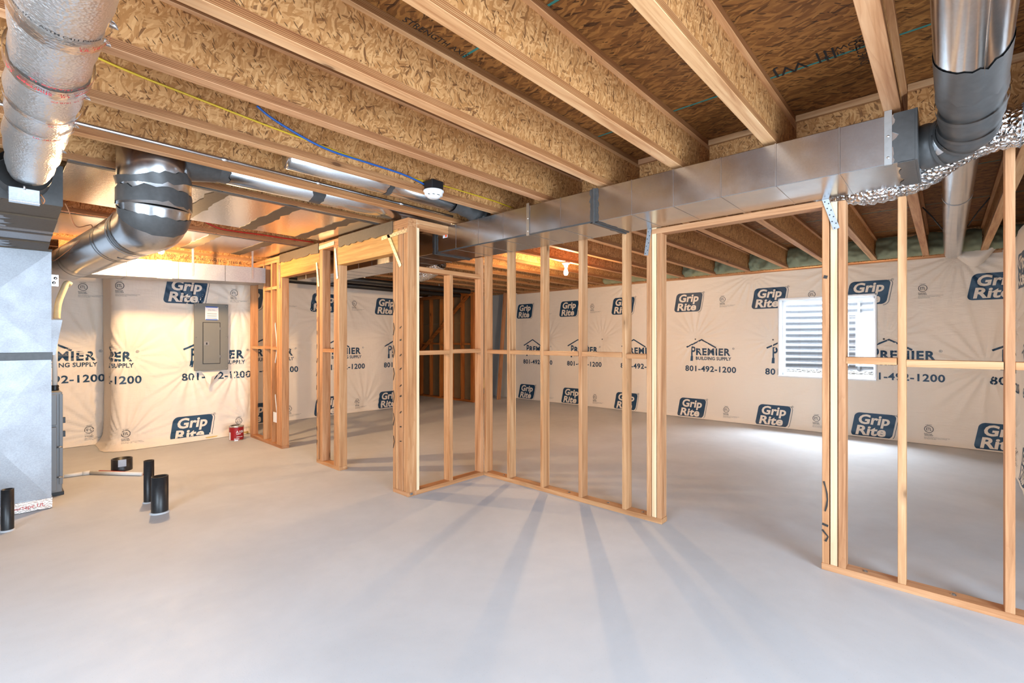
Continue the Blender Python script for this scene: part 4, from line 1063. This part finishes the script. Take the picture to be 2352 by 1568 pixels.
# ---- drain stubs and pipes on the floor
def stub(px, yb, yt, r, lab):
    p, z = zfloor(px, yb, yt); s_ = root('drain_stub', (p.x, p.y, 0), label=lab, cat='pipe', group='drain stubs')
    lathe('pipe', [(r, 0), (r, z), (r*.86, z), (r*.86, z-.12), (0, z-.12)], 'abs', s_, (p.x, p.y, 0), 24)
    lathe('concrete_collar', [(r*1.22, 0), (r*1.18, .006), (r*1.0, .01)], 'concrete', s_, (p.x, p.y, 0), 24)
    return p, z
stub(342, 1153, 1057, .036, 'tall thin black drain stub beside the fat one'); stub(367, 1176, 1093, .056, 'fat open black drain stub beside the thin one'); stub(17, 1218, 1123, .034, 'black drain stub standing in front of the return drop')
p, z = zfloor(280, 1079, 1052)
sp_ = root('sump_stub', (p.x, p.y, 0), label='short wide black floor pipe with a square tape patch', cat='pipe')
lathe('pipe', [(.088, 0), (.088, z), (.078, z), (.078, z-.03), (0, z-.03)], 'abs', sp_, (p.x, p.y, 0), 30)
q = Vector((-p.x, -p.y, 0)).normalized(); t = Vector((-q.y, q.x, 0)); c = Vector((p.x, p.y, 0))+q*.083
poly('tape_patch', [c-t*.03+Vector((0, 0, z-.07)), c+t*.035+Vector((0, 0, z-.07)), c+t*.035+Vector((0, 0, z+.001)), c-t*.03+Vector((0, 0, z+.001))], 'galv_dull', sp_, .008, q)
pv = root('condensate_pipe', (.6, 6.2, 0), label='white plastic drain pipe lying on the floor towards the stubs', cat='pipe')
pp = [onz(px, py, .02) for px, py in ((147, 1093), (190, 1087), (206, 1085), (326, 1088))]
tube('pipe', pp[:2], .017, 'pvc', pv, 14); tube('pipe', pp[2:], .017, 'pvc', pv, 14); tube('fitting', pp[1:3], .021, 'pvc', pv, 14)
tube('red_pipe', [onz(px, py, .012) for px, py in ((228, 1082), (290, 1085), (330, 1088))], .011, 'red', None, 10, label='red plastic pipe lying behind the white drain pipe', cat='pipe')

# ---- paint can
p = onz(543, 1010)
pc = root('paint_can', (p.x, p.y, 0), label='red gallon paint can on the floor by the bumped out wall', cat='paint can')
R_ = .088
lathe('can_body', [(0, 0), (R_, 0), (R_, .006), (R_*.985, .01), (R_*.985, .182), (R_, .186), (R_, .194), (R_*.92, .196), (R_*.9, .186), (R_*.8, .186), (0, .188)], 'can_metal', pc, (p.x, p.y, 0), 36)
band('label_wrap', [(p.x, p.y, .012), (p.x, p.y, .18)], R_*.99, 'can_red', pc, 36)
ang0 = math.atan2(-p.y, -p.x)
def can_text(body, size, zz, a0, mat='paper'):
    vs, fs = text_mesh(body, size, .0008); V = [Vector((p.x+(R_+.0008)*math.cos(ang0+a0+v.x/R_), p.y+(R_+.0008)*math.sin(ang0+a0+v.x/R_), zz+v.y)) for v in vs]
    me = bpy.data.meshes.new('label_lettering'); me.from_pydata([v-V[0] for v in V], [], fs); me.update(); link('label_lettering', me, mat, pc, V[0])
can_text('A100', .046, .105, -.05); can_text('EXTERIOR', .012, .088, .0); can_text('ACRYLIC LATEX', .011, .05, .0); can_text('SATIN', .022, .02, -.3)
for k in range(5):
    a = ang0-1.15+.06*k; nn = Vector((math.cos(a), math.sin(a), 0)); tt = Vector((-nn.y, nn.x, 0)); c = Vector((p.x, p.y, .016))+nn*R_
    poly('label_panel', [c-tt*.003, c+tt*.0033, c+tt*.0033+Vector((0, 0, .10)), c-tt*.003+Vector((0, 0, .10))], 'paper', pc, .0012, nn)

# ---- electrical panel
E0, E1, Z0, Z1, YE = 1.772, 2.178, .935, 1.838, YBO-.075
ep = root('electrical_panel', ((E0+E1)/2, YE, Z0), label='tall grey electrical panel on the plastic covered bump-out', cat='electrical panel')
box('enclosure', (E0+.025, YE+.012, Z0+.02), (E1-.025, YBO-.036, Z1-.02), 'grey_paint', ep); box('cover', (E0, YE, Z0), (E1, YE+.012, Z1), 'grey_paint', ep, .005)
dr = box('door', (E0+.105, YE-.010, Z0+.095), (E1-.105, YE-.0005, Z0+.645), 'grey_paint', ep, .004)
box('door_gap', (E0+.098, YE-.0015, Z0+.088), (E1-.098, YE+.001, Z0+.652), 'black_plastic', ep, 0)
box('latch_plate', (E0+.112, YE-.013, Z0+.34), (E0+.172, YE-.0095, Z0+.39), 'furnace', dr); box('latch', (E0+.135, YE-.018, Z0+.35), (E0+.150, YE-.012, Z0+.378), 'black_plastic', dr)
for z in (Z0+.17, Z0+.55): box('hinge', (E1-.106, YE-.012, z), (E1-.098, YE-.002, z+.035), 'zinc', dr)
for x in (E0+.022, E1-.022):
    for z in (Z0+.022, (Z0+Z1)/2, Z1-.022): lathe('screw', [(0, .006), (.007, .004), (.009, 0)], 'zinc', ep, (x, YE, z), 10).rotation_euler = (math.pi/2, 0, 0)
ns = box('notice', (E0+.128, YE-.0025, Z1-.215), (E0+.285, YE-.0008, Z1-.045), 'paper', ep, 0)
for z in (Z1-.052, Z1-.222): box('tape', (E0+.133, YE-.004, z), (E0+.275, YE-.0026, z+.014), 'tape_blue', ns, 0)
place_text('notice_lettering', 'PANEL NOTICE\nBEFORE WORKING', 'ink_grey', ns, (E0+.16, YE-.0026, Z1-.085), (1, 0, 0), (0, 0, 1), .012, (0, -1, 0), .0006)
for k in range(4): box('notice_line', (E0+.15, YE-.0034, Z1-.135-.022*k), (E0+.265, YE-.0026, Z1-.1305-.022*k), 'marker', ns, 0)
# torn sheeting under the panel
bm = bmesh.new(); vv = [bm.verts.new(v) for v in ((1.86, YBO-.03, .93), (2.10, YBO-.035, .925), (2.03, YBO-.075, .86), (2.00, YBO-.06, .80), (1.955, YBO-.09, .74), (1.945, YBO-.05, .68), (1.915, YBO-.08, .79), (1.90, YBO-.06, .86), (1.97, YBO-.10, .85))]
for f in ((0, 8, 7), (0, 1, 8), (1, 2, 8), (2, 3, 8), (3, 4, 8), (4, 5, 6), (4, 6, 8), (6, 7, 8)): bm.faces.new([vv[k] for k in f])
link('torn_sheeting', from_bm(bm, 'torn_sheeting'), 'sheet', wb)

# ---- outlet box and cable on the utility wall
ob = root('outlet_box', (XQ, 6.25, .35), label='black outlet box with a white cover on the utility wall stud', cat='outlet')
zo = onx(628, 957, XQ).z
box('box_body', (XQ+.002, 6.206, zo-.05), (XQ+.075, 6.262, zo+.05), 'black_plastic', ob); box('cover_plate', (XQ-.006, 6.204, zo-.062), (XQ+.001, 6.30, zo+.066), 'white_plastic', ob)
tube('white_cable', spline([onx(px, py, XQ+.04) for px, py in ((636, 948), (633, 915), (629, 860), (636, 800), (632, 740), (631, 690), (630, 672))], 6), .0065, 'white_plastic', None, 8, label='white cable rising from the outlet box between studs', cat='cable')
# thermostat wire looping over the fat pipe
tube('thermostat_wire', spline([(.29, 4.05, 2.20), (.31, 4.1, 2.17), (.36, 4.25, 2.10), (.46, 4.5, 2.17), (.47, 4.7, 2.13), (.42, 4.9, 2.10), (.40, 5.2, 2.08), (.34, 5.6, 2.03), (.33, 5.77, 2.05)], 6), .0035, 'copper_wire', None, 6, label='thin copper coloured wire sagging from the plenum to the junction box', cat='wire')

# ---- things in the far room
tube('vent_flex', spline([(3.95, 5.6, 2.36), (3.93, 5.45, 2.27), (3.90, 5.25, 2.24), (3.90, 5.0, 2.28), (3.9, 4.85, 2.36)], 10), .10, 'flexfoil', None, 28, False, wob=lambda i, k: 1+.05*nz3(i*.9, k*1.3, 6.), label='foil flex duct loop hanging behind the utility wall doorway', cat='duct')
for nm, y, z, rr, mt, lab in (('black_pipe', 7.55, 2.28, .045, 'black_plastic', 'long black drain pipe under the far joists along the left wall'), ('dark_pipe', 7.25, 2.345, .05, 'abs', 'second dark pipe hung closer under the joists')):
    q = root(nm, (4.7, y, z-rr), label=lab, cat='pipe')
    tube('pipe', [(2.9, y, z), (6.6, y, z)], rr, mt, q, 14)
    for x in (3.4, 4.2, 5.0, 5.8): box('pipe_hanger', (x, y-.002, z+rr-.004), (x+.025, y+.002, JY(14)*0+2.424), 'zinc', q, 0)
p = Vector((7.35, 7.75, 0))
lp = root('lumber_offcuts', (p.x, p.y, 0), label='small pile of offcut boards under yellow insulation', cat='offcuts')
for k, (dx, dy, dz) in enumerate(((0, 0, 0), (.05, .03, .04), (-.02, .01, .08))): box('board', (p.x-.2+dx, p.y-.05+dy, dz), (p.x+.25+dx, p.y+.05+dy, dz+.037), 'wood_x', lp)
bm = bmesh.new(); bmesh.ops.create_icosphere(bm, subdivisions=4, radius=1.)
for v in bm.verts: v.co = Vector((v.co.x*.15, v.co.y*.12, v.co.z*.19))*(1+.45*nz3(v.co.x*2.2, v.co.y*2.2, v.co.z*2.2))
link('insulation_tuft', from_bm(bm, 'insulation_tuft', True), 'insul', None, (p.x, p.y, .335), label='crumpled tuft of yellow insulation on the offcut boards', cat='insulation')
